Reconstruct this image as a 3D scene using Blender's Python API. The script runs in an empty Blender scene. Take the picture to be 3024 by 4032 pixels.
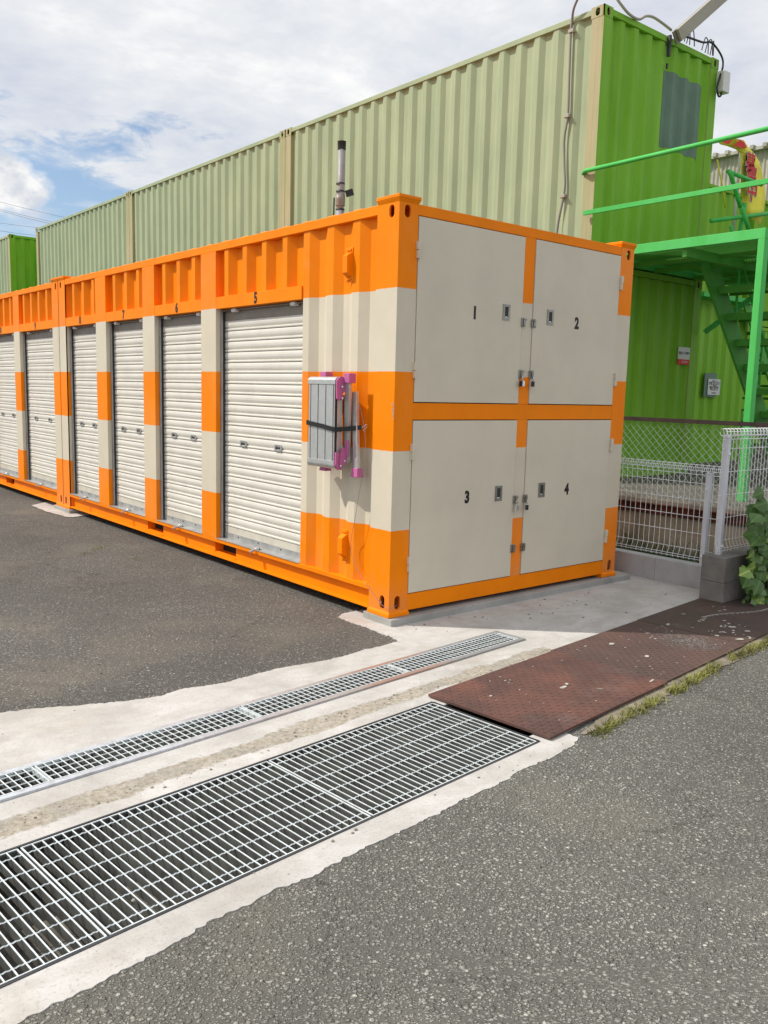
import bpy, bmesh, math, random
from mathutils import Vector, Matrix, noise
from mathutils.geometry import tessellate_polygon
random.seed(7)
R_ = random.Random(11)
C = bpy.context.scene.collection
PI = math.pi
G = -0.045          # ground level round the orange containers
YARD = 0.44         # raised yard of the green containers

# ------------------------------------------------------------------ camera
cam_d = bpy.data.cameras.new('camera'); cam = bpy.data.objects.new('camera', cam_d); C.objects.link(cam)
yaw, pit, rol = 0.880090515, -0.140269669, 0.0255320215
f_ = Vector((math.cos(yaw)*math.cos(pit), math.sin(yaw)*math.cos(pit), math.sin(pit)))
r_ = Vector((math.sin(yaw), -math.cos(yaw), 0)); u_ = r_.cross(f_)
c_, s_ = math.cos(rol), math.sin(rol)
rr = c_*r_ + s_*u_; uu = -s_*r_ + c_*u_
M = Matrix((rr, uu, -f_)).transposed().to_4x4(); M.translation = (-3.51630268, -4.18074043, 1.47167867)
cam.matrix_world = M
EYE = Vector((-3.51630268, -4.18074043, 1.47167867))   # camera position, origin of the rays through image pixels that place things
cam_d.sensor_fit = 'VERTICAL'; cam_d.sensor_height = 32.0; cam_d.lens = 3381.53/4032*32.0
cam_d.clip_end = 3000; cam_d.clip_start = 0.05
bpy.context.scene.camera = cam

# ------------------------------------------------------------------ sun + sky
sc = bpy.context.scene
sc.view_settings.view_transform = 'Standard'; sc.view_settings.look = 'None'
sc.view_settings.gamma = 1; sc.view_settings.exposure = 0.06
sun_dir = Vector((1, -.92, -1.5)).normalized()
sun_d = bpy.data.lights.new('sun', 'SUN'); sun_d.energy = 3.8; sun_d.angle = math.radians(.55); sun_d.color = (1, .95, .86)
sun = bpy.data.objects.new('sun', sun_d); C.objects.link(sun)
sun.rotation_euler = sun_dir.to_track_quat('-Z', 'Y').to_euler()
sun.location = (-10, 9, 15)
W = bpy.data.worlds.new('World'); sc.world = W; W.use_nodes = True

class NT:
    """tiny node-tree helper"""
    def __init__(s, t): s.t = t; s.n = t.nodes; s.l = t.links
    def new(s, typ, **kw):
        n = s.n.new(typ)
        for k, v in kw.items():
            if k.startswith('_'): setattr(n, k[1:], v)
        return n
    def lk(s, a, b): s.l.new(a, b)
    def val(s, sock, v):
        if hasattr(v, 'is_output') or isinstance(v, bpy.types.NodeSocket): s.lk(v, sock)
        else: sock.default_value = v
    def math(s, op, a, b=0.0, c=None, clamp=False):
        n = s.n.new('ShaderNodeMath'); n.operation = op; n.use_clamp = clamp
        s.val(n.inputs[0], a); s.val(n.inputs[1], b)
        if c is not None: s.val(n.inputs[2], c)
        return n.outputs[0]
    def vmath(s, op, a, b=(0, 0, 0)):
        n = s.n.new('ShaderNodeVectorMath'); n.operation = op
        s.val(n.inputs[0], a); s.val(n.inputs[1], b); return n.outputs[0]
    def noise(s, vec, scale=5, detail=4, rough=.55, dist=0.0, out=0):
        n = s.n.new('ShaderNodeTexNoise'); s.val(n.inputs['Vector'], vec)
        n.inputs['Scale'].default_value = scale; n.inputs['Detail'].default_value = detail
        n.inputs['Roughness'].default_value = rough; n.inputs['Distortion'].default_value = dist
        return n.outputs[out]
    def voro(s, vec, scale, feat='F1', out='Distance', rnd=1.0):
        n = s.n.new('ShaderNodeTexVoronoi'); n.feature = feat; s.val(n.inputs['Vector'], vec)
        n.inputs['Scale'].default_value = scale; n.inputs['Randomness'].default_value = rnd
        return n.outputs[out]
    def ramp(s, fac, stops, interp='LINEAR'):
        n = s.n.new('ShaderNodeValToRGB'); s.val(n.inputs[0], fac); cr = n.color_ramp; cr.interpolation = interp
        while len(cr.elements) < len(stops): cr.elements.new(.5)
        for e, (p, c) in zip(cr.elements, stops):
            e.position = p; e.color = (c, c, c, 1) if isinstance(c, (int, float)) else (*c, 1)
        return n.outputs[0]
    def mix(s, fac, a, b, mode='MIX'):
        n = s.n.new('ShaderNodeMix'); n.data_type = 'RGBA'; n.blend_type = mode
        s.val(n.inputs[0], fac)
        for i, v in ((6, a), (7, b)):
            if isinstance(v, tuple): n.inputs[i].default_value = (*v, 1)[:4]
            else: s.val(n.inputs[i], v)
        return n.outputs[2]

def build_world():
    t = NT(W.node_tree); t.n.clear()
    out = t.new('ShaderNodeOutputWorld')
    sky = t.new('ShaderNodeTexSky'); sky.sky_type = 'NISHITA'; sky.sun_disc = False
    sky.sun_elevation = math.radians(47.8); sky.sun_rotation = math.radians(-47.4)
    sky.air_density = 1.0; sky.dust_density = .6; sky.ozone_density = 2.0
    b1 = t.new('ShaderNodeBackground'); t.lk(sky.outputs[0], b1.inputs[0]); b1.inputs[1].default_value = .125
    tc = t.new('ShaderNodeTexCoord'); d = tc.outputs['Generated']
    sp = t.new('ShaderNodeSeparateXYZ'); t.lk(d, sp.inputs[0])
    zz = t.math('ADD', t.math('MAXIMUM', sp.outputs[2], 0.0), .13)
    cx = t.math('DIVIDE', sp.outputs[0], zz); cy = t.math('DIVIDE', sp.outputs[1], zz)
    cb = t.new('ShaderNodeCombineXYZ'); t.lk(cx, cb.inputs[0]); t.lk(cy, cb.inputs[1])
    P = cb.outputs[0]
    n1 = t.noise(t.vmath('ADD', P, (3.1, 1.7, 0)), 1.9, 9, .58, .25)
    n2 = t.noise(t.vmath('ADD', P, (9.1, 4.7, 2)), 4.6, 8, .62, .35)
    # a gap in the cloud cover low in the north, towards the far end of the yard
    gap = t.new('ShaderNodeVectorMath'); gap.operation = 'DISTANCE'
    t.lk(t.vmath('MULTIPLY', d, (1, 1, 1.9)), gap.inputs[0]); gap.inputs[1].default_value = (.31, .935, .185*1.9)
    g = t.ramp(t.math('ADD', gap.outputs['Value'], t.math('MULTIPLY', t.math('SUBTRACT', n2, .5), .32)), [(.09, .0), (.30, 1.0)])
    cover = t.math('ADD', t.math('MULTIPLY', n1, .55), t.math('MULTIPLY', n2, .35))
    cover = t.math('ADD', cover, t.math('MULTIPLY', g, .42))
    cover = t.math('SUBTRACT', cover, .38)
    fac = t.ramp(cover, [(.05, .04), (.12, .4), (.20, .93), (.3, 1.0)])
    cu = t.new('ShaderNodeVectorMath'); cu.operation = 'DISTANCE'
    t.lk(t.vmath('MULTIPLY', d, (1, 1, 1.5)), cu.inputs[0]); cu.inputs[1].default_value = (.268, .942, .196*1.5)
    n5 = t.noise(t.vmath('MULTIPLY', d, (1, 1, 1.3)), 26, 6, .6, .2)
    puff = t.ramp(t.math('ADD', cu.outputs['Value'], t.math('MULTIPLY', t.math('SUBTRACT', n5, .5), .06)), [(.035, 1.0), (.052, 0.0)])
    fac = t.math('MAXIMUM', fac, puff)
    # thickness shading of the clouds: bright thin parts, grey-lavender thick parts
    n3 = t.noise(t.vmath('ADD', P, (1.3, 8.2, 5)), 1.35, 8, .6, .3)
    n4 = t.noise(t.vmath('ADD', P, (5.3, 2.2, 1)), 6.5, 7, .6, .2)
    sh = t.math('ADD', t.math('MULTIPLY', n3, .68), t.math('MULTIPLY', n4, .32))
    col = t.ramp(sh, [(.36, (.62, .655, .755)), (.46, (.71, .74, .80)), (.54, (.80, .82, .85)), (.63, (.96, .96, .95))])
    col = t.mix(puff, col, t.ramp(t.noise(t.vmath('ADD', t.vmath('MULTIPLY', d, (1, 1, 1.3)), (0, 0, .012)), 26, 6, .6, .2), [(.40, (.66, .69, .75)), (.58, (.93, .93, .92))]))
    b2 = t.new('ShaderNodeBackground'); t.lk(col, b2.inputs[0]); b2.inputs[1].default_value = 1.0
    mx = t.new('ShaderNodeMixShader'); t.lk(fac, mx.inputs[0]); t.lk(b1.outputs[0], mx.inputs[1]); t.lk(b2.outputs[0], mx.inputs[2])
    t.lk(mx.outputs[0], out.inputs[0])
build_world()

# ------------------------------------------------------------------ materials
def mat(name, col, rough=.5, metal=0.0, var=.06, scale=6, bump=0.0, bscale=40, spec=.5, coords='P'):
    m = bpy.data.materials.new(name); m.use_nodes = True; t = NT(m.node_tree)
    b = t.n['Principled BSDF']
    geo = t.new('ShaderNodeNewGeometry'); P = geo.outputs['Position']
    n = t.noise(P, scale, 5, .6)
    dark = tuple(max(0, c*(1-var*2.2)) for c in col); lite = tuple(min(1, c*(1+var)) for c in col)
    colr = t.ramp(n, [(.3, dark), (.55, col), (.75, lite)])
    t.lk(colr, b.inputs['Base Color'])
    b.inputs['Metallic'].default_value = metal; b.inputs['Specular IOR Level'].default_value = spec
    rn = t.noise(P, scale*2.3, 3, .5)
    t.lk(t.ramp(rn, [(.3, max(.05, rough-.08)), (.7, min(1, rough+.08))]), b.inputs['Roughness'])
    if bump:
        bn = t.new('ShaderNodeBump'); bn.inputs['Strength'].default_value = 1; bn.inputs['Distance'].default_value = bump
        t.lk(t.noise(P, bscale, 3, .5), bn.inputs['Height']); t.lk(bn.outputs[0], b.inputs['Normal'])
    return m

def grime_wash(t, P, col, amount=.35, zs=(0.0, .35), tint=(.28, .25, .20)):
    """dirt splashed on the lowest part of a painted wall, with a ragged edge"""
    sp = t.new('ShaderNodeSeparateXYZ'); t.lk(P, sp.inputs[0])
    n = t.noise(P, 14, 6, .7)
    h = t.math('ADD', sp.outputs[2], t.math('MULTIPLY', t.math('SUBTRACT', n, .5), .5))
    f = t.ramp(h, [(zs[0], amount), (zs[1], 0.0)])
    return t.mix(t.math('MULTIPLY', f, n), col, tint)

ORANGE = (.96, .25, .0); CREAM = (.675, .615, .49)
def mat_banded():
    m = bpy.data.materials.new('banded_paint'); m.use_nodes = True; t = NT(m.node_tree); b = t.n['Principled BSDF']
    geo = t.new('ShaderNodeNewGeometry'); P = geo.outputs['Position']
    sp = t.new('ShaderNodeSeparateXYZ'); t.lk(P, sp.inputs[0])
    n = t.noise(P, 30, 3, .6)
    z = t.math('ADD', sp.outputs[2], t.math('MULTIPLY', t.math('SUBTRACT', n, .5), .006))
    band = t.ramp(t.math('DIVIDE', z, 3.0), [(0, 0.0), (.57/3, 1.0), (1.08/3, 0.0), (1.587/3, 1.0), (2.106/3, 0.0)], 'CONSTANT')
    nn = t.noise(P, 2.2, 6, .62)
    o = t.ramp(nn, [(.3, (.90, .222, .0)), (.6, ORANGE), (.8, (.98, .268, .0))])
    c = t.ramp(nn, [(.3, (.62, .555, .44)), (.6, CREAM), (.8, (.70, .64, .52))])
    col = t.mix(band, o, c)
    # drips: faint vertical streaks
    st = t.noise(t.vmath('MULTIPLY', P, (60, 60, 1.4)), 1.0, 4, .6)
    col = t.mix(t.math('MULTIPLY', t.ramp(st, [(.60, 0.0), (.74, 1.0)]), .10), col, (.30, .24, .17))
    bl = t.noise(t.vmath('MULTIPLY', P, (1, 1, .6)), 1.3, 7, .7, .6)
    col = t.mix(t.math('MULTIPLY', t.ramp(bl, [(.50, 0.0), (.70, 1.0)]), .10), col, (.80, .62, .42))
    sc_ = t.noise(t.vmath('MULTIPLY', P, (9, 9, 55)), 1.0, 5, .7)
    col = t.mix(t.math('MULTIPLY', t.ramp(sc_, [(.70, 0.0), (.76, 1.0)]), .16), col, (.35, .28, .2))
    col = grime_wash(t, P, col, .42, (.0, .26))
    t.lk(col, b.inputs['Base Color'])
    t.lk(t.ramp(t.noise(P, 9, 4, .6), [(.3, .38), (.7, .55)]), b.inputs['Roughness'])
    b.inputs['Specular IOR Level'].default_value = .14
    bn = t.new('ShaderNodeBump'); bn.inputs['Distance'].default_value = .0006; bn.inputs['Strength'].default_value = .8
    t.lk(t.noise(P, 120, 2, .5), bn.inputs['Height'])
    bn2 = t.new('ShaderNodeBump'); bn2.inputs['Distance'].default_value = .004; bn2.inputs['Strength'].default_value = .5
    t.lk(t.noise(P, 2.5, 2, .5), bn2.inputs['Height']); t.lk(bn.outputs[0], bn2.inputs['Normal'])
    t.lk(bn2.outputs[0], b.inputs['Normal'])
    return m

def mat_greenpaint(name, base, dark, lite, rust=.5, faded=None):
    m = bpy.data.materials.new(name); m.use_nodes = True; t = NT(m.node_tree); b = t.n['Principled BSDF']
    geo = t.new('ShaderNodeNewGeometry'); P = geo.outputs['Position']
    n = t.noise(t.vmath('MULTIPLY', P, (1, 1, .35)), 2.2, 6, .65)
    col = t.ramp(n, [(.3, dark), (.52, base), (.74, lite)])
    st = t.noise(t.vmath('MULTIPLY', P, (22, 22, .7)), 1.0, 5, .65)
    col = t.mix(t.math('MULTIPLY', t.ramp(st, [(.5, 0.0), (.72, 1.0)]), .35), col, faded or lite)
    st2 = t.noise(t.vmath('MULTIPLY', t.vmath('ADD', P, (7, 3, 2)), (16, 16, .5)), 1.0, 5, .7)
    spots = t.noise(P, 3.1, 4, .6)
    rf = t.math('MULTIPLY', t.ramp(st2, [(.66, 0.0), (.76, 1.0)]), t.ramp(spots, [(.5, 0.0), (.66, 1.0)]))
    col = t.mix(t.math('MULTIPLY', rf, rust), col, (.30, .13, .05))
    t.lk(col, b.inputs['Base Color']); b.inputs['Roughness'].default_value = .62; b.inputs['Specular IOR Level'].default_value = .3
    bn = t.new('ShaderNodeBump'); bn.inputs['Distance'].default_value = .008; bn.inputs['Strength'].default_value = .6
    t.lk(t.noise(P, 2.0, 3, .5), bn.inputs['Height']); t.lk(bn.outputs[0], b.inputs['Normal'])
    return m

def mat_rusty_post():
    m = bpy.data.materials.new('rusty_post_paint'); m.use_nodes = True; t = NT(m.node_tree); b = t.n['Principled BSDF']
    geo = t.new('ShaderNodeNewGeometry'); P = geo.outputs['Position']
    n = t.noise(t.vmath('MULTIPLY', P, (1, 1, .3)), 2.5, 6, .65)
    col = t.ramp(n, [(.3, (.33, .36, .17)), (.52, (.42, .39, .22)), (.74, (.50, .42, .26))])
    st = t.noise(t.vmath('MULTIPLY', P, (45, 45, .55)), 1.0, 5, .7)
    col = t.mix(t.ramp(st, [(.56, 0.0), (.70, .8)]), col, (.34, .16, .06))
    t.lk(col, b.inputs['Base Color']); b.inputs['Roughness'].default_value = .7
    return m

def mat_asphalt(name, fine, tones, agg_scale=95, patch=.25, sand=(.34, .30, .23), sandf=.3, hb=.004):
    m = bpy.data.materials.new(name); m.use_nodes = True; t = NT(m.node_tree); b = t.n['Principled BSDF']
    geo = t.new('ShaderNodeNewGeometry'); P = geo.outputs['Position']
    wob = t.vmath('ADD', P, t.vmath('MULTIPLY', t.noise(P, 55, 3, .6, out=1), (.012, .012, .012)))
    vd = t.voro(wob, agg_scale, 'F1', 'Distance'); vc = t.voro(wob, agg_scale, 'F1', 'Color')
    vd2 = t.voro(wob, agg_scale*2.1, 'F1', 'Distance'); vc2 = t.voro(wob, agg_scale*2.1, 'F1', 'Color')
    s = t.new('ShaderNodeSeparateXYZ'); t.lk(vc, s.inputs[0])
    s2 = t.new('ShaderNodeSeparateXYZ'); t.lk(vc2, s2.inputs[0])
    stone = t.ramp(s.outputs[0], [(0, tones[0]), (.35, tones[1]), (.7, tones[2]), (.93, tones[3]), (1, tones[4])])
    stone2 = t.ramp(s2.outputs[0], [(0, tones[0]), (.4, tones[1]), (.8, tones[2]), (1, tones[3])])
    binder = tuple(c*(.44 if not fine else .45) for c in tones[1])
    inst = t.ramp(vd, [(.36, 1.0), (.46, 0.0)]); inst2 = t.ramp(vd2, [(.3, 1.0), (.5, 0.0)])
    keep = t.ramp(s.outputs[1], [(.30, 0.0), (.36, 1.0)]) if fine else t.ramp(s.outputs[1], [(.12, 0.0), (.18, 1.0)])
    col = t.mix(inst2, binder, stone2)
    col = t.mix(t.math('MULTIPLY', inst, keep), col, stone)
    big = t.noise(P, 1.1, 6, .62, .4)
    col = t.mix(t.math('MULTIPLY', t.ramp(big, [(.52, 0.0), (.74, 1.0)]), sandf), col, sand)
    lf = t.ramp(t.noise(t.vmath('ADD', P, (4, 9, 0)), .55, 5, .6), [(.3, 1-patch), (.7, 1+patch*.45)])
    col = t.mix(1.0, col, lf, 'MULTIPLY')
    # old stains, hairline cracks, dusty wear
    stn = t.noise(t.vmath('ADD', P, (11, 2, 0)), .9, 7, .7, .9)
    col = t.mix(t.math('MULTIPLY', t.ramp(stn, [(.56, 0.0), (.68, 1.0)]), .30), col, tuple(c*.55 for c in tones[1]))
    ck = t.voro(t.vmath('ADD', P, t.vmath('MULTIPLY', t.noise(P, 3.5, 5, .65, out=1), (.55, .55, 0))), .62, 'DISTANCE_TO_EDGE', 'Distance')
    cm = t.math('MULTIPLY', t.ramp(ck, [(.0, 1.0), (.006, 0.0)]), t.ramp(t.noise(P, 1.3, 3, .5), [(.5, 0.0), (.56, 1.0)]))
    col = t.mix(t.math('MULTIPLY', cm, .55), col, (.04, .036, .03))
    t.lk(col, b.inputs['Base Color']); b.inputs['Roughness'].default_value = .85; b.inputs['Specular IOR Level'].default_value = .25
    h = t.math('ADD', t.math('MULTIPLY', t.math('MULTIPLY', inst, keep), t.math('SUBTRACT', 1.0, t.math('MULTIPLY', vd, 1.2))),
               t.math('MULTIPLY', inst2, .35))
    bn = t.new('ShaderNodeBump'); bn.inputs['Distance'].default_value = hb; bn.inputs['Strength'].default_value = 1
    t.lk(h, bn.inputs['Height']); t.lk(bn.outputs[0], b.inputs['Normal'])
    return m

def mat_concrete(name, base, dark, lite, stain=(.40, .34, .25), stainf=.25, scale=2.0, pit=.6, bump=.0015):
    m = bpy.data.materials.new(name); m.use_nodes = True; t = NT(m.node_tree); b = t.n['Principled BSDF']
    geo = t.new('ShaderNodeNewGeometry'); P = geo.outputs['Position']
    n = t.noise(P, scale, 8, .62, .3)
    col = t.ramp(n, [(.32, dark), (.5, base), (.7, lite)])
    n2 = t.noise(t.vmath('ADD', P, (5, 5, 5)), scale*.9, 6, .6, .6)
    col = t.mix(t.math('MULTIPLY', t.ramp(n2, [(.55, 0.0), (.72, 1.0)]), stainf), col, stain)
    sw = t.noise(t.vmath('MULTIPLY', P, (6, 30, 6)), 1.0, 5, .6)      # trowel sweeps
    col = t.mix(t.math('MULTIPLY', t.ramp(sw, [(.5, 0.0), (.75, 1.0)]), .14), col, dark)
    fine = t.noise(P, 160, 3, .6)
    col = t.mix(t.ramp(fine, [(.3, .10), (.55, 0.0)]), col, dark)
    v = t.voro(P, 26, 'F1', 'Distance'); vcol = t.voro(P, 26, 'F1', 'Color')
    s = t.new('ShaderNodeSeparateXYZ'); t.lk(vcol, s.inputs[0])
    pm = t.math('MULTIPLY', t.ramp(v, [(.06, 1.0), (.12, 0.0)]), t.ramp(s.outputs[0], [(.78, 0.0), (.82, 1.0)]))
    col = t.mix(t.math('MULTIPLY', pm, pit), col, tuple(c*.35 for c in dark))
    t.lk(col, b.inputs['Base Color']); b.inputs['Roughness'].default_value = .88; b.inputs['Specular IOR Level'].default_value = .25
    bn = t.new('ShaderNodeBump'); bn.inputs['Distance'].default_value = bump; bn.inputs['Strength'].default_value = 1
    h = t.math('ADD', t.math('MULTIPLY', fine, .6), t.math('MULTIPLY', n, 2.2))
    t.lk(t.math('SUBTRACT', h, pm), bn.inputs['Height']); t.lk(bn.outputs[0], b.inputs['Normal'])
    return m

def mat_rust_plate(name, red, brown, darkc, dust=(.33, .29, .26)):
    m = bpy.data.materials.new(name); m.use_nodes = True; t = NT(m.node_tree); b = t.n['Principled BSDF']
    geo = t.new('ShaderNodeNewGeometry'); P = geo.outputs['Position']
    n = t.noise(P, 2.4, 8, .65, .5)
    col = t.ramp(n, [(.3, darkc), (.48, brown), (.62, red), (.8, tuple(c*1.25 for c in red))])
    n2 = t.noise(P, 38, 5, .7)
    col = t.mix(t.ramp(n2, [(.35, .35), (.6, 0.0)]), col, darkc)
    n3 = t.noise(t.vmath('ADD', P, (2, 6, 0)), 1.7, 7, .6)
    col = t.mix(t.math('MULTIPLY', t.ramp(n3, [(.58, 0.0), (.72, 1.0)]), .22), col, dust)
    t.lk(col, b.inputs['Base Color'])
    t.lk(t.ramp(n2, [(.3, .55), (.7, .8)]), b.inputs['Roughness']); b.inputs['Metallic'].default_value = .15
    bn = t.new('ShaderNodeBump'); bn.inputs['Distance'].default_value = .0008
    t.lk(t.noise(P, 220, 3, .6), bn.inputs['Height']); t.lk(bn.outputs[0], b.inputs['Normal'])
    return m

def mat_leaf(name, base, vein, lite):
    m = bpy.data.materials.new(name); m.use_nodes = True; t = NT(m.node_tree); b = t.n['Principled BSDF']
    geo = t.new('ShaderNodeNewGeometry')
    n = t.noise(geo.outputs['Position'], 9, 4, .6)
    col = t.ramp(n, [(.3, tuple(c*.7 for c in base)), (.5, base), (.75, lite)])
    uv = t.new('ShaderNodeUVMap'); s = t.new('ShaderNodeSeparateXYZ'); t.lk(uv.outputs[0], s.inputs[0])
    w = t.math('ABSOLUTE', t.math('SUBTRACT', s.outputs[0], .5))
    ph = t.math('FRACT', t.math('SUBTRACT', t.math('MULTIPLY', s.outputs[1], 7.0), t.math('MULTIPLY', w, 9.0)))
    vn = t.math('MAXIMUM', t.ramp(w, [(.015, 1.0), (.035, 0.0)]), t.ramp(ph, [(.06, 1.0), (.16, 0.0)]))
    col = t.mix(t.math('MULTIPLY', vn, .6), col, vein)
    t.lk(col, b.inputs['Base Color']); b.inputs['Roughness'].default_value = .5
    b.inputs['Subsurface Weight'].default_value = 0
    return m

MT = {}
MT['band'] = mat_banded()
MT['orange'] = mat('orange_paint', ORANGE, .5, var=.05, scale=3, bump=.0005, bscale=120, spec=.14)
MT['cream'] = mat('cream_paint', CREAM, .5, var=.035, scale=2.2, bump=.0006, bscale=140, spec=.3)
MT['slat'] = mat('shutter_enamel', (.72, .69, .62), .36, var=.035, scale=5, bump=.0004, bscale=60, spec=.5)
MT['slatflat'] = mat('shutter_hem_paint', (.62, .58, .49), .45, var=.07, scale=7)
MT['hood'] = mat('shutter_hood_steel', (.25, .22, .18), .45, var=.08, scale=6)
MT['alu'] = mat('brushed_aluminium', (.56, .575, .565), .42, .6, var=.05, scale=20)
MT['alu_dull'] = mat('dull_aluminium_sill', (.42, .42, .41), .5, .35, var=.12, scale=9)
MT['galv'] = mat('galvanised_steel', (.78, .84, .85), .45, .15, var=.10, scale=30)
MT['galv_dark'] = mat('dark_galvanised_bar', (.11, .112, .105), .6, .1, var=.25, scale=12)  # bar bodies, much darker than the bright strip along their tops
MT['galv_dirty'] = mat('galvanised_frame_steel', (.50, .50, .50), .5, .3, var=.22, scale=4)
MT['darksteel'] = mat('dark_steel', (.06, .06, .065), .55, .3, var=.2)
MT['steel'] = mat('stainless_latch_steel', (.33, .32, .29), .36, .8, var=.15, scale=30)
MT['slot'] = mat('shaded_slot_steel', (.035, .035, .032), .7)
MT['chrome'] = mat('bright_padlock_steel', (.75, .75, .74), .22, .9, var=.05)
MT['black'] = mat('black_rubber', (.012, .012, .013), .5)
MT['ink'] = mat('black_lettering', (.012, .006, .006), .55)
MT['pit'] = mat('damp_drain_concrete', (.16, .145, .12), .85, var=.35, scale=7, bump=.004, bscale=25)
MT['blackin'] = mat('dark_inside', (.01, .01, .01), .9)
MT['pink'] = mat('pink_plastic', (.52, .13, .32), .42, var=.05)
MT['whiteplastic'] = mat('white_plastic', (.70, .69, .66), .4, var=.04)
MT['white'] = mat('white_coated_wire', (.88, .90, .92), .38, var=.05, scale=15)
MT['lavender'] = mat('white_fence_post_paint', (.66, .68, .74), .4, var=.04)
MT['chain'] = mat('galvanised_chain_wire', (.45, .50, .46), .4, .5, var=.1)
MT['darkrail'] = mat('dark_brown_rail_steel', (.035, .018, .014), .7, var=.3, scale=8)
MT['rust'] = mat('rusted_rail_steel', (.16, .045, .025), .75, .2, var=.4, scale=9)
MT['g_end'] = mat_greenpaint('vivid_green_paint', (.20, .46, .022), (.16, .40, .012), (.24, .50, .06), .12, (.26, .48, .13))
MT['g_side'] = mat_greenpaint('faded_sage_paint', (.36, .435, .265), (.30, .38, .235), (.42, .485, .30), .4, (.46, .49, .33))
MT['g_post'] = mat_rusty_post()
MT['g_stair'] = mat_greenpaint('bright_green_paint', (.075, .50, .10), (.055, .42, .08), (.11, .56, .15), .12)
MT['g_shaded'] = mat_greenpaint('shaded_green_paint', (.085, .37, .05), (.065, .30, .035), (.12, .44, .08), .4, (.13, .24, .09))  # stair green darkened: backlit shade of treads and undersides painted in, plus rust streaks
MT['g_patch'] = mat('grey_green_touch_up_paint', (.125, .21, .15), .6, var=.08, scale=3)
MT['asphalt_road'] = mat_asphalt('coarse_road_asphalt', False,
    [(.145, .138, .12), (.27, .26, .23), (.35, .337, .296), (.43, .415, .365), (.58, .56, .49)], 64, .20, (.36, .33, .26), .25, .010)
MT['asphalt_yard'] = mat_asphalt('worn_yard_asphalt', True,
    [(.135, .128, .115), (.21, .20, .18), (.28, .267, .24), (.37, .352, .315), (.50, .48, .43)], 66, .24, (.29, .25, .195), .5, .008)
MT['conc_new'] = mat_concrete('pale_new_concrete', (.545, .525, .50), (.43, .41, .385), (.62, .60, .58), (.46, .39, .30), .4)
def apron_strip():
    m = MT['conc_new']; t = NT(m.node_tree); b = t.n['Principled BSDF']
    old = b.inputs['Base Color'].links[0].from_socket
    P = t.new('ShaderNodeNewGeometry').outputs['Position']; s = t.new('ShaderNodeSeparateXYZ'); t.lk(P, s.inputs[0])
    # broad grey weathering, drips of laitance, fine specks
    w = t.noise(t.vmath('MULTIPLY', P, (2.2, 4, 1)), 1.6, 9, .68, .8)
    col = t.mix(t.math('MULTIPLY', t.ramp(w, [(.44, 0.0), (.62, 1.0)]), .34), old, (.34, .315, .275))
    w2 = t.noise(t.vmath('ADD', P, (8, 1, 3)), 5.5, 8, .72, .5)
    col = t.mix(t.math('MULTIPLY', t.ramp(w2, [(.50, 0.0), (.64, 1.0)]), .30), col, (.36, .33, .29))
    g = t.noise(P, 85, 4, .7)
    col = t.mix(t.ramp(g, [(.34, .38), (.47, 0.0)]), col, (.27, .25, .22))
    # crumbled mortar strip between the drains
    v = t.math('SUBTRACT', s.outputs[1], t.math('MULTIPLY', s.outputs[0], .0885))
    n1 = t.noise(P, 3.2, 6, .65); n2 = t.noise(t.vmath('ADD', P, (3, 3, 3)), 19, 6, .72)
    c = t.math('ADD', v, t.math('ADD', .998, t.math('MULTIPLY', t.math('SUBTRACT', n1, .5), .10)))
    wd = t.math('ADD', t.math('ADD', .060, t.math('MULTIPLY', t.math('SUBTRACT', t.noise(t.vmath('ADD', P, (1, 6, 0)), 1.4, 3, .5), .5), .12)), t.math('MULTIPLY', t.math('SUBTRACT', n2, .5), .075))
    wd = t.math('ADD', wd, t.ramp(s.outputs[0], [(.0, 0.0), (.32, .02), (.42, -0.0), (.5, 0.0)]))
    f = t.ramp(t.math('DIVIDE', t.math('SUBTRACT', wd, t.math('ABSOLUTE', c)), .03), [(.0, 0.0), (.55, 1.0)])
    f = t.math('MULTIPLY', f, t.ramp(t.math('SUBTRACT', .49, s.outputs[0]), [(0, 0.0), (.04, 1.0)]))
    dn = t.noise(P, 42, 6, .72)
    dcol = t.ramp(dn, [(.30, (.17, .15, .12)), (.42, (.33, .285, .225)), (.55, (.44, .395, .325)), (.72, (.54, .505, .44))])
    dl = t.noise(t.vmath('ADD', P, (7, 7, 7)), 4.5, 4, .6)
    dcol = t.mix(t.ramp(dl, [(.45, 0.0), (.6, .5)]), dcol, (.30, .28, .25))
    col = t.mix(t.math('MULTIPLY', f, t.ramp(n2, [(.3, .55), (.5, 1.0)])), col, dcol)
    t.lk(col, b.inputs['Base Color'])
    bn = t.new('ShaderNodeBump'); bn.inputs['Distance'].default_value = .006; bn.inputs['Strength'].default_value = 1
    t.lk(t.math('ADD', t.math('MULTIPLY', f, t.math('SUBTRACT', t.math('MULTIPLY', dn, 1.3), 1.0)), t.math('MULTIPLY', g, .05)), bn.inputs['Height'])
    t.lk(b.inputs['Normal'].links[0].from_socket, bn.inputs['Normal']); t.lk(bn.outputs[0], b.inputs['Normal'])
apron_strip()
MT['conc_slab'] = mat_concrete('grey_footing_concrete', (.36, .355, .335), (.27, .265, .25), (.43, .42, .40), pit=.8)
MT['conc_wall'] = mat_concrete('grey_block_concrete', (.42, .43, .43), (.33, .335, .33), (.50, .51, .51), (.3, .28, .25), .3, 3)
MT['conc_old'] = mat_concrete('old_stained_concrete', (.50, .44, .33), (.34, .295, .22), (.60, .54, .43), (.34, .19, .09), .45, 3.2, bump=.006)
MT['conc_dark'] = mat_concrete('dark_block_concrete', (.21, .195, .178), (.13, .12, .11), (.29, .275, .25), (.10, .09, .075), .5, 3)
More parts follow.
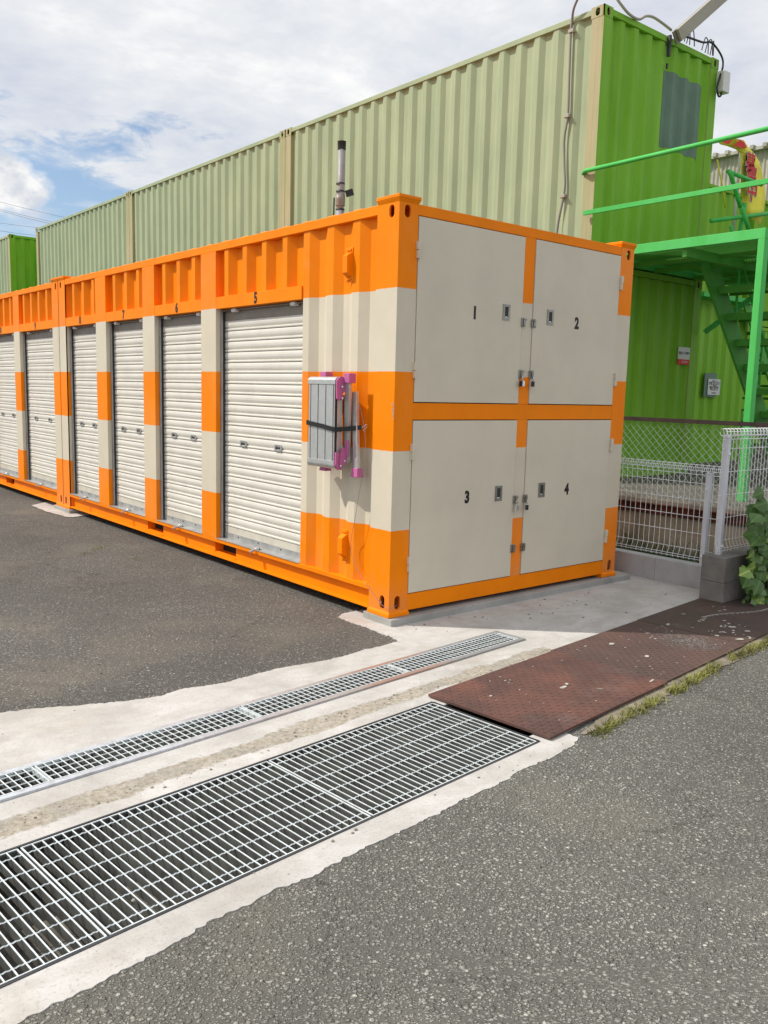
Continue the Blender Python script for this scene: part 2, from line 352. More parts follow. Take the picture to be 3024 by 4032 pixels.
MT['conc_kerb'] = mat_concrete('brown_weathered_kerb', (.12, .10, .082), (.08, .068, .055), (.17, .145, .12), (.07, .06, .05), .5, 3)
MT['dirt'] = mat_concrete('crumbled_mortar_and_sand', (.26, .225, .17), (.15, .13, .10), (.37, .32, .25), (.13, .11, .085), .6, 7, bump=.009)
MT['plate_red'] = mat_rust_plate('red_brown_checker_steel', (.18, .078, .056), (.125, .062, .050), (.08, .046, .039))
MT['plate_mid'] = mat_rust_plate('brown_checker_steel', (.135, .076, .060), (.110, .066, .055), (.08, .054, .047))
MT['plate_dark'] = mat_rust_plate('smooth_dark_steel', (.105, .062, .048), (.085, .054, .044), (.065, .045, .038))
MT['splash'] = mat('pale_paint_splash', (.52, .49, .45), .7, var=.2, scale=40)
MT['dust'] = mat('pale_dust_film', (.30, .275, .255), .85, var=.35, scale=45)
MT['pipe'] = mat('grey_plastic_pipe', (.30, .285, .29), .5, var=.06)
MT['cable'] = mat('grey_conduit', (.27, .235, .235), .55)
MT['cablelt'] = mat('tan_conduit', (.40, .37, .31), .55)
MT['leaf'] = mat_leaf('vine_leaf', (.045, .115, .012), (.13, .24, .05), (.085, .18, .02))
MT['leaf_y'] = mat_leaf('yellow_green_vine_leaf', (.13, .25, .025), (.50, .54, .15), (.20, .32, .04))  # lighter, yellow-green version of the leaf colours
MT['stem'] = mat('vine_stem', (.09, .055, .03), .8)
MT['grass'] = mat('dry_verge_grass', (.27, .27, .07), .8, var=.35, scale=6)
MT['weed'] = mat('green_weed', (.05, .11, .02), .7, var=.35, scale=6)
MT['yellow'] = mat('yellow_banner_cloth', (.90, .80, .08), .8, var=.05)
MT['red'] = mat('red_print', (.72, .03, .03), .7, var=.05)
MT['paper'] = mat('white_sign_board', (.62, .64, .60), .6, var=.04)
MT['shed'] = mat('corrugated_shed_sheet', (.40, .375, .31), .7, var=.12, scale=3)
MT['soil'] = mat_concrete('weedy_soil', (.13, .105, .07), (.07, .06, .04), (.19, .15, .10), (.06, .09, .025), .7, 6, bump=.02)
MT['pebble'] = mat('loose_pebbles', (.27, .255, .22), .85, var=.4, scale=60)
MT['yardfloor'] = mat_concrete('grey_yard_floor', (.12, .108, .092), (.08, .072, .06), (.16, .145, .125))

# ------------------------------------------------------------------ mesh builder
class MB:
    def __init__(s): s.v = []; s.f = []; s.m = []; s.sm = []
    def add(s, vs, fs, mi=0, smooth=False):
        o = len(s.v); s.v += [tuple(v) for v in vs]
        s.f += [tuple(i+o for i in f) for f in fs]; s.m += [mi]*len(fs); s.sm += [smooth]*len(fs)
        return s
    def box(s, a, b, mi=0, T=None):
        x0, y0, z0 = a; x1, y1, z1 = b
        vs = [(x0, y0, z0), (x1, y0, z0), (x1, y1, z0), (x0, y1, z0), (x0, y0, z1), (x1, y0, z1), (x1, y1, z1), (x0, y1, z1)]
        if T: vs = [T @ Vector(v) for v in vs]
        return s.add(vs, [(0, 3, 2, 1), (4, 5, 6, 7), (0, 1, 5, 4), (1, 2, 6, 5), (2, 3, 7, 6), (3, 0, 4, 7)], mi)
    def frustum(s, a, b, mi=0):
        """a,b = (x0,y0,x1,y1,z) rectangles"""
        vs = [(a[0], a[1], a[4]), (a[2], a[1], a[4]), (a[2], a[3], a[4]), (a[0], a[3], a[4]),
              (b[0], b[1], b[4]), (b[2], b[1], b[4]), (b[2], b[3], b[4]), (b[0], b[3], b[4])]
        return s.add(vs, [(0, 3, 2, 1), (4, 5, 6, 7), (0, 1, 5, 4), (1, 2, 6, 5), (2, 3, 7, 6), (3, 0, 4, 7)], mi)
    def bar(s, p, q, w, h, mi=0, up=(0, 0, 1)):
        p = Vector(p); q = Vector(q); d = (q-p).normalized(); up = Vector(up)
        r = d.cross(up)
        if r.length < 1e-4: r = d.cross(Vector((0, 1, 0)))
        r.normalize(); u = r.cross(d)
        vs = []
        for c in (p, q):
            for a, b in ((-1, -1), (1, -1), (1, 1), (-1, 1)): vs.append(c + r*a*w/2 + u*b*h/2)
        return s.add(vs, [(0, 1, 2, 3), (7, 6, 5, 4), (0, 4, 5, 1), (1, 5, 6, 2), (2, 6, 7, 3), (3, 7, 4, 0)], mi)
    def tube(s, pts, r, n=8, mi=0, closed=False, caps=True, smooth=True):
        pts = [Vector(p) for p in pts]; N = len(pts); rings = []
        rs = r if isinstance(r, (list, tuple)) else [r]*N
        prev = None
        for i, p in enumerate(pts):
            if closed: d = pts[(i+1) % N]-pts[i-1]
            else: d = pts[min(i+1, N-1)]-pts[max(i-1, 0)]
            if d.length < 1e-9: d = Vector((0, 0, 1))
            d.normalize()
            if prev is None:
                a = Vector((0, 0, 1)) if abs(d.z) < .9 else Vector((1, 0, 0))
                u = d.cross(a).normalized()
            else:
                u = prev - d*prev.dot(d)
                u = u.normalized() if u.length > 1e-6 else d.cross(Vector((0, 0, 1))).normalized()
            prev = u; w = d.cross(u)
            rings.append([p + (u*math.cos(2*PI*k/n)+w*math.sin(2*PI*k/n))*rs[i] for k in range(n)])
        vs = [v for rg in rings for v in rg]; fs = []
        for i in range(N if closed else N-1):
            j = (i+1) % N
            for k in range(n):
                fs.append((i*n+k, i*n+(k+1) % n, j*n+(k+1) % n, j*n+k))
        if caps and not closed:
            fs.append(tuple(range(n-1, -1, -1))); fs.append(tuple((N-1)*n+k for k in range(n)))
        return s.add(vs, fs, mi, smooth)
    def poly(s, outline, z, holes=(), mi=0, th=0.0, T=None):
        """flat polygon with holes; th>0 adds side walls down by th. T maps (u,v,w)->point"""
        loops = [list(outline)] + [list(h) for h in holes]
        vs = []; off = []
        for lp in loops: off.append(len(vs)); vs += [(p[0], p[1], z) for p in lp]
        tri = tessellate_polygon([[Vector((p[0], p[1], 0)) for p in lp] for lp in loops])
        fs = []
        for a, b, c in tri:
            va, vb, vc = vs[a], vs[b], vs[c]
            cr = (vb[0]-va[0])*(vc[1]-va[1])-(vb[1]-va[1])*(vc[0]-va[0])
            if abs(cr) < 1e-12: continue
            fs.append((a, b, c) if cr > 0 else (a, c, b))
        if th:
            n0 = len(vs); vs += [(p[0], p[1], p[2]-th) for p in vs]
            for li, lp in enumerate(loops):
                n = len(lp); ar = sum(lp[i][0]*lp[(i+1) % n][1]-lp[(i+1) % n][0]*lp[i][1] for i in range(n))
                flip = (ar > 0) != (li > 0)
                for i in range(n):
                    a = off[li]+i; b = off[li]+(i+1) % n
                    fs.append((a, a+n0, b+n0, b) if flip else (a, b, b+n0, a+n0))
            fs += [tuple(i+n0 for i in reversed(f)) for f in fs[:0]]
        if T: vs = [T(*v) for v in vs]
        return s.add(vs, fs, mi)
    def build(s, name, mats, parent=None, bevel=0, origin=None):
        me = bpy.data.meshes.new(name)
        off = Vector((0, 0, 0))
        p = parent
        while p is not None: off += p.location; p = p.parent
        if parent is None and origin is not None: off = Vector(origin)
        loc_extra = Vector((0, 0, 0))
        me.from_pydata([tuple(Vector(v)-off) for v in s.v], [], s.f)
        if not isinstance(mats, (list, tuple)): mats = [mats]
        for m in mats: me.materials.append(MT[m] if isinstance(m, str) else m)
        me.polygons.foreach_set('material_index', s.m); me.polygons.foreach_set('use_smooth', s.sm)
        me.update()
        o = bpy.data.objects.new(name, me); C.objects.link(o)
        if parent: o.parent = parent
        elif origin is not None: o.location = origin
        if bevel:
            b = o.modifiers.new('bevel', 'BEVEL'); b.width = bevel; b.segments = 2; b.limit_method = 'ANGLE'; b.angle_limit = math.radians(50)
            b.harden_normals = False
        return o

def thing(name, label, cat, loc=(0, 0, 0), group=None):
    o = bpy.data.objects.new(name, None); C.objects.link(o); o.location = loc; o.empty_display_size = .2
    o['label'] = label; o['category'] = cat
    if group: o['group'] = group
    return o
def tag(o, label, cat, group=None, kind=None):
    if label: o['label'] = label
    if cat: o['category'] = cat
    if group: o['group'] = group
    if kind: o['kind'] = kind
    return o
def struct(o): o['kind'] = 'structure'; return o
def stuff(o, label, cat): o['kind'] = 'stuff'; o['label'] = label; o['category'] = cat; return o
def dup(root, dloc, label, group=None):
    r = root.copy(); C.objects.link(r); r.location = Vector(root.location)+Vector(dloc); r['label'] = label
    if group: r['group'] = group
    for ch in list(root.children):
        c = ch.copy(); C.objects.link(c); c.parent = r
        for g in list(ch.children):
            d = g.copy(); C.objects.link(d); d.parent = c
    return r

def text_mesh(name, s, size, material, T, parent=None, sx=1.0, bold=0.0, extrude=0.0008, align='CENTER'):
    """T maps (u,v,w) (text right, text up, out of the surface) to a world point"""
    cu = bpy.data.curves.new(name, 'FONT'); cu.body = s; cu.size = size; cu.offset = bold; cu.extrude = extrude
    cu.align_x = align; cu.align_y = 'CENTER'; cu.resolution_u = 3
    tmp = bpy.data.objects.new('tmp', cu); C.objects.link(tmp)
    dg = bpy.context.evaluated_depsgraph_get(); me = bpy.data.meshes.new_from_object(tmp.evaluated_get(dg))
    bpy.data.objects.remove(tmp)
    mb = MB()
    mb.add([T(v.co.x*sx, v.co.y, v.co.z) for v in me.vertices], [tuple(p.vertices) for p in me.polygons])
    bpy.data.meshes.remove(me)
    if parent == 'raw': return mb
    return mb.build(name, material, parent)

def oval(cx, cy, w, h, n=8):
    r = w/2; pts = []
    for k in range(n+1): a = PI*k/n; pts.append((cx+r*math.cos(a), cy+h/2-r+r*math.sin(a)))
    for k in range(n+1): a = PI+PI*k/n; pts.append((cx+r*math.cos(a), cy-h/2+r+r*math.sin(a)))
    return pts

# ------------------------------------------------------------------ ground
SL = math.tan(math.radians(5.25))
def dir2(ang): return Vector((math.cos(ang), math.sin(ang)))
A52 = math.radians(5.25)
def uvT(o, ang):
    e = dir2(ang); n = Vector((-e.y, e.x))
    return lambda u, v: (o[0]+e.x*u+n.x*v, o[1]+e.y*u+n.y*v)
WT = uvT((-.72, -1.214), A52)     # wide trench: u<0 to the left, v<0 towards the camera
NTr = uvT((.468, -.522), A52)     # narrow trench
def jag(pts, amp=.012, step=.035, seed=0):
    step = step*.4
    out = []
    for (a, b) in zip(pts[:-1], pts[1:]):
        a = Vector(a); b = Vector(b); L = (b-a).length; n = max(1, int(L/step)); nrm = Vector((-(b-a).y, (b-a).x)).normalized()
        for k in range(n):
            p = a.lerp(b, k/n)
            w = noise.noise(Vector((p.x*7+seed, p.y*7, 0)))*amp*.7 + noise.noise(Vector((p.x*33+seed, p.y*33, 4)))*amp*.55 + noise.noise(Vector((p.x*110+seed, p.y*110, 9)))*amp*.55
            out.append(tuple(p+nrm*w))
    out.append(tuple(pts[-1])); return out
# upper edge of the concrete strip against the yard asphalt
yard_edge = [(-14, -1.30), (-5.2, -.50), (-3.3, -.17), (-2.75, -.11), (-2.45, -.142), (-2.315, -.177), (-2.177, -.239), (-1.89, -.339), (-1.76, -.366), (-1.646, -.334), (-1.433, -.371),
             (-1.35, -.365), (-1.05, -.341), (-.736, -.375), (-.433, -.338), (-.183, -.322), (-.165, -.208), (-.166, -.058), (-.15, .047), (-.166, .159), (-.157, .33), (-.077, .40), (.01, .403), (.12, .40), (.6, .42)]
road_edge = [(-14, -3.45), (-5.2, -2.60), (-3.6, -2.30), (-2.945, -2.205), (-2.85, -2.19), (-2.64, -2.18), (-2.54, -2.16), (-2.44, -2.13), (-2.33, -2.138), (-2.2, -2.11),
             (-2.03, -2.11), (-1.86, -2.085), (-1.66, -2.078), (-1.466, -2.058), (-1.313, -2.03), (-1.155, -2.028), (-.966, -1.995), (-.747, -1.989), (-.64, -1.967), (-.554, -1.96),
             (-.477, -1.92), (-.49, -1.85)]
plate_edge = [(-.3, -1.825), (.47, -1.755), (1.45, -1.655), (2.7, -1.53)]
ye = jag(yard_edge, .016, .03, 3); re = jag(road_edge, .016, .03, 8)
conc_outline = re + plate_edge + [(2.75, -.97), (2.75, .12), (2.62, .12), (2.62, .42)] + list(reversed(ye))
wide_hole = [WT(2.6, -.06), WT(2.6, -.57), WT(0, -.57), WT(0.0, -.632), WT(-4.06, -.632), WT(-4.06, 0), WT(0.0, 0.0), WT(0, -.06)]
nar_hole = [NTr(-.02, -.022), NTr(-.02, -.21), NTr(-4.0, -.21), NTr(-4.0, -.022)]
mb = MB(); mb.poly(conc_outline, G, [wide_hole, nar_hole], th=.006)
mb.v = [v if i >= 0 else v for i, v in enumerate(mb.v)]
pav = struct(mb.build('concrete_apron', 'conc_new'))
# yard asphalt and road asphalt: sheets out to the horizon
far = 600
yard_poly = [(p[0], p[1]-.02) for p in ye] + [(2.55, .40), (2.55, 3.2), (3.6, 3.2), (3.6, far), (-far, far), (-far, -14)]
MB().poly(yard_poly, G-.003).build('yard_ground', 'asphalt_yard')
bpy.data.objects['yard_ground']['kind'] = 'structure'
road_poly = [(p[0], p[1]+.02) for p in re] + [(-.48, -1.80), (.47, -1.70), (1.45, -1.60), (2.70, -1.48), (2.9, -1.2), (far, -1.2), (far, -far), (-far, -far), (-far, -14.2), (-14, -3.28)]
MB().poly(road_poly, G-.003).build('road', 'asphalt_road')
bpy.data.objects['road']['kind'] = 'structure'
MB().box((-far, -far, -2.0), (far, far, -1.0)).build('terrain', 'soil')
bpy.data.objects['terrain']['kind'] = 'structure'
# concrete patch round the footing at the junction of the two orange containers
pp = jag([(-.18, 6.7), (-.20, 6.1), (-.13, 5.52), (.2, 5.6), (.6, 5.6), (.6, 6.9), (.1, 6.95), (-.18, 6.7)], .02, .04, 5)
struct(MB().poly(pp, G+.003).build('concrete_patch', 'conc_new'))
# crumbled sandy strip between the two drains
du = [(-5.0, -1.42, .16), (-2.74, -1.235, .07), (-2.5, -1.225, .065), (-2.24, -1.25, .09), (-1.945, -1.222, .07), (-1.7, -1.19, .10), (-1.38, -1.11, .085), (-1.17, -1.097, .065), (-.92, -1.07, .075), (-.71, -1.065, .11), (-.43, -1.05, .13), (-.2, -1.03, .13), (0, -1.0, .12), (.27, -.97, .11), (.40, -.96, .09), (.46, -.985, .03)]
top = jag([(x, y+w/2) for x, y, w in du], .028, .03, 21); bot = jag([(x, y-w/2-.01) for x, y, w in du], .028, .03, 31)
mb = MB()
for k in range(170):
    x, y, w = du[0]; i = R_.randrange(len(du)-1); q = R_.random()
    x = du[i][0]*(1-q)+du[i+1][0]*q; y = du[i][1]*(1-q)+du[i+1][1]*q; w = du[i][2]*(1-q)+du[i+1][2]*q
    y += R_.uniform(-.48, .48)*w; r = R_.choice([.003, .003, .004, .005, .008]); z = G
    vs = [(x+r*math.cos(a)*R_.uniform(.7, 1.3), y+r*math.sin(a)*R_.uniform(.7, 1.3), z) for a in (0, 1.26, 2.5, 3.8, 5.0)]
    vs.append((x, y, z+r*R_.uniform(.5, .9)))
    mb.add(vs, [(0, 1, 5), (1, 2, 5), (2, 3, 5), (3, 4, 5), (4, 0, 5)])
stuff(mb.build('crumbs', 'dirt'), 'crumbled mortar bits and sand along the strip between the two drains', 'rubble')
# drain channels below the gratings
def pit(T, u0, u1, v0, v1, z0, z1, parent):
    mb = MB(); q = [T(u0, v0), T(u1, v0), T(u1, v1), T(u0, v1)]
    vs = [(*p, z0) for p in q]+[(*p, z1) for p in q]
    mb.add(vs, [(0, 1, 2, 3), (4, 5, 1, 0), (5, 6, 2, 1), (6, 7, 3, 2), (7, 4, 0, 3)]); mb.build('channel', 'pit', parent)
td1 = thing('trench_drain', 'wide concrete drain channel with dark steel edge below the large gratings', 'drain', (-2.7, -1.7, G))
td2 = thing('trench_drain', 'slim drain channel with a flat steel frame, partly rusty, nearer the orange container', 'drain', (-1.5, -.8, G))
pit(WT, -4.06, 0, -.632, 0, G-.20, G-.006, td1); pit(WT, 0, 2.6, -.57, -.06, G-.20, G-.006, td1); pit(NTr, -4.0, -.02, -.21, -.022, G-.24, G-.006, td2)
struct(MB().box((2.88, -.96, YARD-1.2), (3.85, 3.3, -.01)).build('weed_bed', 'soil'))

# ------------------------------------------------------------------ drain gratings
def wide_grating(u1, label):
    L = 1.0115; u0 = u1-L
    o = WT(u1, 0); root = thing('drain_grating', label, 'grating', (o[0], o[1], G), 'wide steel gratings over the large drain')
    z1 = G+.001; z0 = z1-.034
    fr = MB()
    def B(ua, va, ub, vb, w, h, zc, m=fr):
        a = WT(ua, va); b = WT(ub, vb); m.bar((a[0], a[1], z1-.019), (b[0], b[1], z1-.019), w*.8, .031, 1); m.bar((a[0], a[1], z1-.0017), (b[0], b[1], z1-.0017), w, .0033, 0)
    for v in (-.008, -.624): B(u0+.004, v, u1-.004, v, .004, .034, (z0+z1)/2)
    for u in (u0+.006, u1-.006): B(u, -.008, u, -.624, .005, .034, (z0+z1)/2)
    fr.build('edge_frame', ['galv', 'galv_dark'], root)
    bb = MB(); n = 29
    for k in range(1, n):
        u = u0+.006+(L-.012)*k/n; a = WT(u, -.01); b = WT(u, -.622)
        bb.bar((a[0], a[1], z1-.0175), (b[0], b[1], z1-.0175), .0036, .030, 1); bb.bar((a[0], a[1], z1-.00125), (b[0], b[1], z1-.00125), .0040, .0022, 0)
    bb.build('bearing_bars', ['galv', 'galv_dark'], root)
    cr = MB()
    for v in [-.050-.1066*k for k in range(6)]:
        pts = []; m_ = 29*4
        for k in range(m_+1):
            u = u0+.006+(L-.012)*k/m_; a = WT(u, v); pts.append((a[0], a[1], z1-.0035+.0012*math.cos(k*PI)))
        cr.tube(pts, .0027, 4, smooth=False)
    cr.build('cross_rods', 'galv', root)
    return root
wl = ['wide drain grating touching the rusty checker plate', 'wide drain grating in the middle of the row, between two seams',
      'wide drain grating cut off by the left edge of the photo', 'wide drain grating farthest from the checker plates']
for k in range(4): wide_grating(-.004-1.0135*k, wl[k])
# black angle frame lining the wide pit
mb = MB()
for va in (.003, -.635):
    a = WT(-4.06, va); b = WT(0, va); mb.bar((a[0], a[1], G-.02), (b[0], b[1], G-.02), .009, .045)
a = WT(.002, 0); b = WT(.002, -.632); mb.bar((a[0], a[1], G-.02), (b[0], b[1], G-.02), .008, .045)
mb.build('frame', 'darksteel', td1)
# flat silt boards seen through the wide gratings are the pit floor itself
def narrow_grating(u1, L, label):
    u0 = u1-L; o = NTr(u1, 0); z1 = G+.010; z0 = z1-.022
    root = thing('channel_grating', label, 'grating', (o[0], o[1], G), 'narrow steel gratings over the slim drain')
    def B(m, ua, va, ub, vb, w, h, zc, mi=0):
        a = NTr(ua, va); b = NTr(ub, vb); m.bar((a[0], a[1], zc), (b[0], b[1], zc), w, h, mi)
    fr = MB()
    for v in (-.031, -.200): B(fr, u0+.003, v, u1-.003, v, .004, .022, (z0+z1)/2)
    for u in (u0+.005, u1-.005): B(fr, u, -.031, u, -.200, .004, .022, (z0+z1)/2)
    fr.build('edge_frame', 'galv', root)
    bb = MB(); n = max(3, round(L/.0335))
    for k in range(1, n):
        u = u0+.005+(L-.01)*k/n; a = NTr(u, -.032); b = NTr(u, -.199)
        bb.bar((a[0], a[1], z1-.0125), (b[0], b[1], z1-.0125), .0032, .020, 1); bb.bar((a[0], a[1], z1-.00125), (b[0], b[1], z1-.00125), .0040, .0022, 0)
    bb.build('bearing_bars', ['galv', 'galv_dark'], root)
    cr = MB()
    for v in (-.060, -.107, -.154):
        a = NTr(u0+.005, v); b = NTr(u1-.005, v); cr.tube([(a[0], a[1], z1-.003), (b[0], b[1], z1-.003)], .0028, 5, smooth=False)
    cr.build('cross_rods', 'galv', root)
nl = ['narrow channel grating ending on the bare concrete in front of the orange container', 'narrow channel grating second from the container end of the slim drain',
      'narrow channel grating third from the container end of the slim drain', 'narrow channel grating running out of the left edge of the photo']
for k in range(4): narrow_grating(-.03-.99*k, .985, nl[k])
m = bpy.data.materials.new('channel_frame_steel'); m.use_nodes = True; t = NT(m.node_tree); b = t.n['Principled BSDF']
P = t.new('ShaderNodeNewGeometry').outputs['Position']; s = t.new('ShaderNodeSeparateXYZ'); t.lk(P, s.inputs[0])
xx = t.math('DIVIDE', t.math('ADD', t.math('ADD', s.outputs[0], 3.2), t.math('MULTIPLY', t.noise(P, 9, 4, .7), .35)), 4.0)
col = t.ramp(xx, [(0, (.62, .68, .74)), (.33, (.58, .60, .64)), (.50, (.50, .46, .46)), (.60, (.42, .40, .38)), (.66, (.40, .25, .20)), (.76, (.44, .28, .22)), (.80, (.33, .335, .34)), (1, (.30, .31, .32))])
col = t.mix(t.ramp(t.noise(P, 25, 5, .7), [(.35, .4), (.6, 0.0)]), col, (.24, .2, .18))
t.lk(col, b.inputs['Base Color']); b.inputs['Metallic'].default_value = .25; b.inputs['Roughness'].default_value = .5
MT['chframe'] = m
mb = MB()
for va, vb in ((0, -.026), (-.205, -.232)):
    q = [NTr(-4.0, va), NTr(0, va), NTr(0, vb), NTr(-4.0, vb)]
    vs = [(*p, G+.0095) for p in q]+[(*p, G-.001) for p in q]
    mb.add(vs, [(0, 3, 2, 1), (0, 1, 5, 4), (1, 2, 6, 5), (2, 3, 7, 6), (3, 0, 4, 7)])
q = [NTr(-.025, -.026), NTr(0, -.026), NTr(0, -.205), NTr(-.025, -.205)]
vs = [(*p, G+.0085) for p in q]+[(*p, G-.001) for p in q]
mb.add(vs, [(0, 3, 2, 1), (0, 1, 5, 4), (1, 2, 6, 5), (2, 3, 7, 6), (3, 0, 4, 7)])
mb.build('frame', 'chframe', td2)

# ------------------------------------------------------------------ checker plates
A59 = math.radians(5.9)
PT = uvT((-.695, -1.152), A59)
def blob(cx, cy, rx, ry, ang, n=14, seed=0, rag=.35):
    pts = []
    for k in range(n):
        a = 2*PI*k/n; r = 1+rag*noise.noise(Vector((math.cos(a)*1.7+seed*3.1, math.sin(a)*1.7, seed)))*1.8
        x = rx*r*math.cos(a); y = ry*r*math.sin(a)
        pts.append((cx+x*math.cos(ang)-y*math.sin(ang), cy+x*math.sin(ang)+y*math.cos(ang)))
    return pts
def plate(u0, u1, v0, v1, zt, zb, material, label, studs=True, seed=1, splashes=(), extra=None):
    o = PT(u0, v0); root = thing('steel_plate', label, 'steel plate', (o[0], o[1], zb), 'rusty steel plates covering the drain')
    mb = MB(); q = [PT(u0, v0), PT(u1, v0), PT(u1, v1), PT(u0, v1)]
    tilt = lambda i: zt+[0.0, .001, .0, -.001][i]
    vs = [(*p, zb) for p in q]+[(*p, tilt(i)) for i, p in enumerate(q)]
    mb.add(vs, [(0, 1, 2, 3), (7, 6, 5, 4), (4, 5, 1, 0), (5, 6, 2, 1), (6, 7, 3, 2), (7, 4, 0, 3)])
    if studs:
        st = .030; nu = int((u1-u0-.02)/st); nv = int(abs(v1-v0-.0)/st)
        for i in range(nu):
            for j in range(nv):
                u = u0+.02+i*st; v = v0-.018-j*st
                if v < v1+.012: continue
                c = PT(u, v); a = A59+(PI/4 if (i+j) % 2 else -PI/4)
                e = dir2(a); n = Vector((-e.y, e.x)); c = Vector(c); l = .0118; w = .0036; h = .0028
                B_ = [c+e*l, c+n*w, c-e*l, c-n*w]; T_ = [c+e*l*.6, c+n*w*.4, c-e*l*.6, c-n*w*.4]
                vs = [(p.x, p.y, zt-.0005) for p in B_]+[(p.x, p.y, zt+h) for p in T_]
                mb.add(vs, [(4, 5, 6, 7), (0, 1, 5, 4), (1, 2, 6, 5), (2, 3, 7, 6), (3, 0, 4, 7)])
    for k, (u, v, rx, ry, an) in enumerate(splashes):
        c = PT(u, v); mb.poly(blob(c[0], c[1], rx, ry, an+A59, 12, seed*10+k), zt+.0026, mi=1)
    if extra: extra(mb)
    mb.build('checker_sheet' if studs else 'flat_sheet', [material, 'splash', 'dust'], root)
    return root
rs = random.Random(4)
def splat(n, u0, u1, v0, v1, r):
    return [(rs.uniform(u0, u1), rs.uniform(v0, v1), rs.uniform(.3, 1)*r, rs.uniform(.2, .6)*r, rs.uniform(-.7, .2)) for _ in range(n)]
def streak(sp):
    for k in range(40):
        u = 2.60+.020*k; v = -.235-.007*k+.02*math.sin(k*.21); c = PT(u, v)
        sp.poly(blob(c[0], c[1], .017, .0042, A59-.35, 10, k), G+.0148+.0001*(k % 5), mi=1)
        if k % 2: c = PT(u-.012, v-.018); sp.poly(blob(c[0], c[1], .016, .003, A59-.4, 10, k+50), G+.0150+.0001*(k % 5), mi=1)
def worn(md):
    ms = random.Random(9)
    for k in range(2200):
        a = ms.uniform(0, 2*PI); r = math.sqrt(ms.random()); c = PT(1.94+.20*r*math.cos(a), -.44+.21*r*math.sin(a))
        w = ms.uniform(.002, .006)*(1.15-r*.7); md.add([(c[0]-w, c[1]-w*.5, G+.0151), (c[0]+w, c[1]-w*.6, G+.0151), (c[0]+w*.8, c[1]+w*.6, G+.0151), (c[0]-w*.7, c[1]+w*.5, G+.0151)], [(0, 1, 2, 3)], 2)
plate(0, 1.104, 0, -.722, G+.019, G+.006, 'plate_red', 'red brown checker plate beside the wide drain grating',
      True, 1, [(.60, -.40, .030, .010, 0), (.655, -.385, .016, .008, .4), (.21, -.23, .012, .006, 0), (.72, -.54, .022, .004, -.8), (1.05, -.66, .03, .006, .1), (.45, -.14, .008, .005, 0), (.44, -.17, .006, .005, .5), (.48, -.15, .005, .004, 1)] + splat(16, .1, 1.05, -.68, -.03, .007))
plate(1.118, 2.160, .026, -.706, G+.013, G+.003, 'plate_mid', 'brown checker plate in the middle with a pale worn patch',
      True, 2, [(1.52, -.15, .026, .014, 0), (1.45, -.42, .022, .010, .3), (1.35, -.07, .012, .006, 0)] + splat(26, 1.2, 2.12, -.66, -.03, .008) + splat(14, 1.8, 2.15, -.3, -.08, .012), extra=worn)
plate(2.172, 3.36, .034, -.695, G+.013, G+.003, 'plate_dark', 'smooth dark plate with white paint streaks beside the block wall',
      False, 3, splat(16, 2.2, 2.6, -.62, -.15, .018) + splat(14, 2.2, 2.5, -.68, -.40, .03)+splat(8, 2.5, 3.1, -.4, -.1, .02), extra=streak)
# ------------------------------------------------------------------ footings
mb = MB(); mb.box((-.02, -.052, G-.1), (2.60, .245, -.001)); mb.box((2.15, .0, G-.1), (2.62, .5, -.002))
tag(mb.build('footing_slab', 'conc_slab', bevel=.004), 'thin grey concrete footing under the doors end of the near orange container', 'footing')
mb = MB(); mb.box((-.03, 5.80, G-.1), (.6, 6.34, -.001))
tag(mb.build('footing_slab', 'conc_slab', bevel=.004), 'small grey concrete footing where the two orange containers meet', 'footing')

# ------------------------------------------------------------------ orange containers
HT = 2.628; WX = 2.438
CH = [(.5, .0), ]
def corr_pts(y0, y1, phase, period, depth, xo, outer=.072, slope=.072):
    """polyline (y,x) of a trapezoid corrugation along y; phase = end (low y) of an outer flat"""
    inner = period-outer-2*slope; br = []
    k = math.floor((y0-phase)/period)-1
    while phase+k*period < y1+period:
        b = phase+k*period      # low-y end of outer flat
        br += [(b-slope, xo+depth), (b, xo), (b+outer, xo), (b+outer+slope, xo+depth)]
        k += 1
    def at(y):
        for (a, b) in zip(br[:-1], br[1:]):
            if a[0] <= y <= b[0]: return a[1]+(b[1]-a[1])*((y-a[0])/max(1e-9, b[0]-a[0]))
        return xo
    return [(y0, at(y0))]+[p for p in br if y0 < p[0] < y1]+[(y1, at(y1))]
def corr_sheet(pts, z0, z1, P=lambda y, x, z: (x, y, z), th=.0, nz=1):
    mb = MB(); vs = []; n = len(pts)
    for k in range(nz+1):
        z = z0+(z1-z0)*k/nz; vs += [P(y, x, z) for y, x in pts]
    fs = []
    for k in range(nz):
        for i in range(n-1): fs.append((k*n+i+1, k*n+i, (k+1)*n+i, (k+1)*n+i+1))
    mb.add(vs, fs); return mb

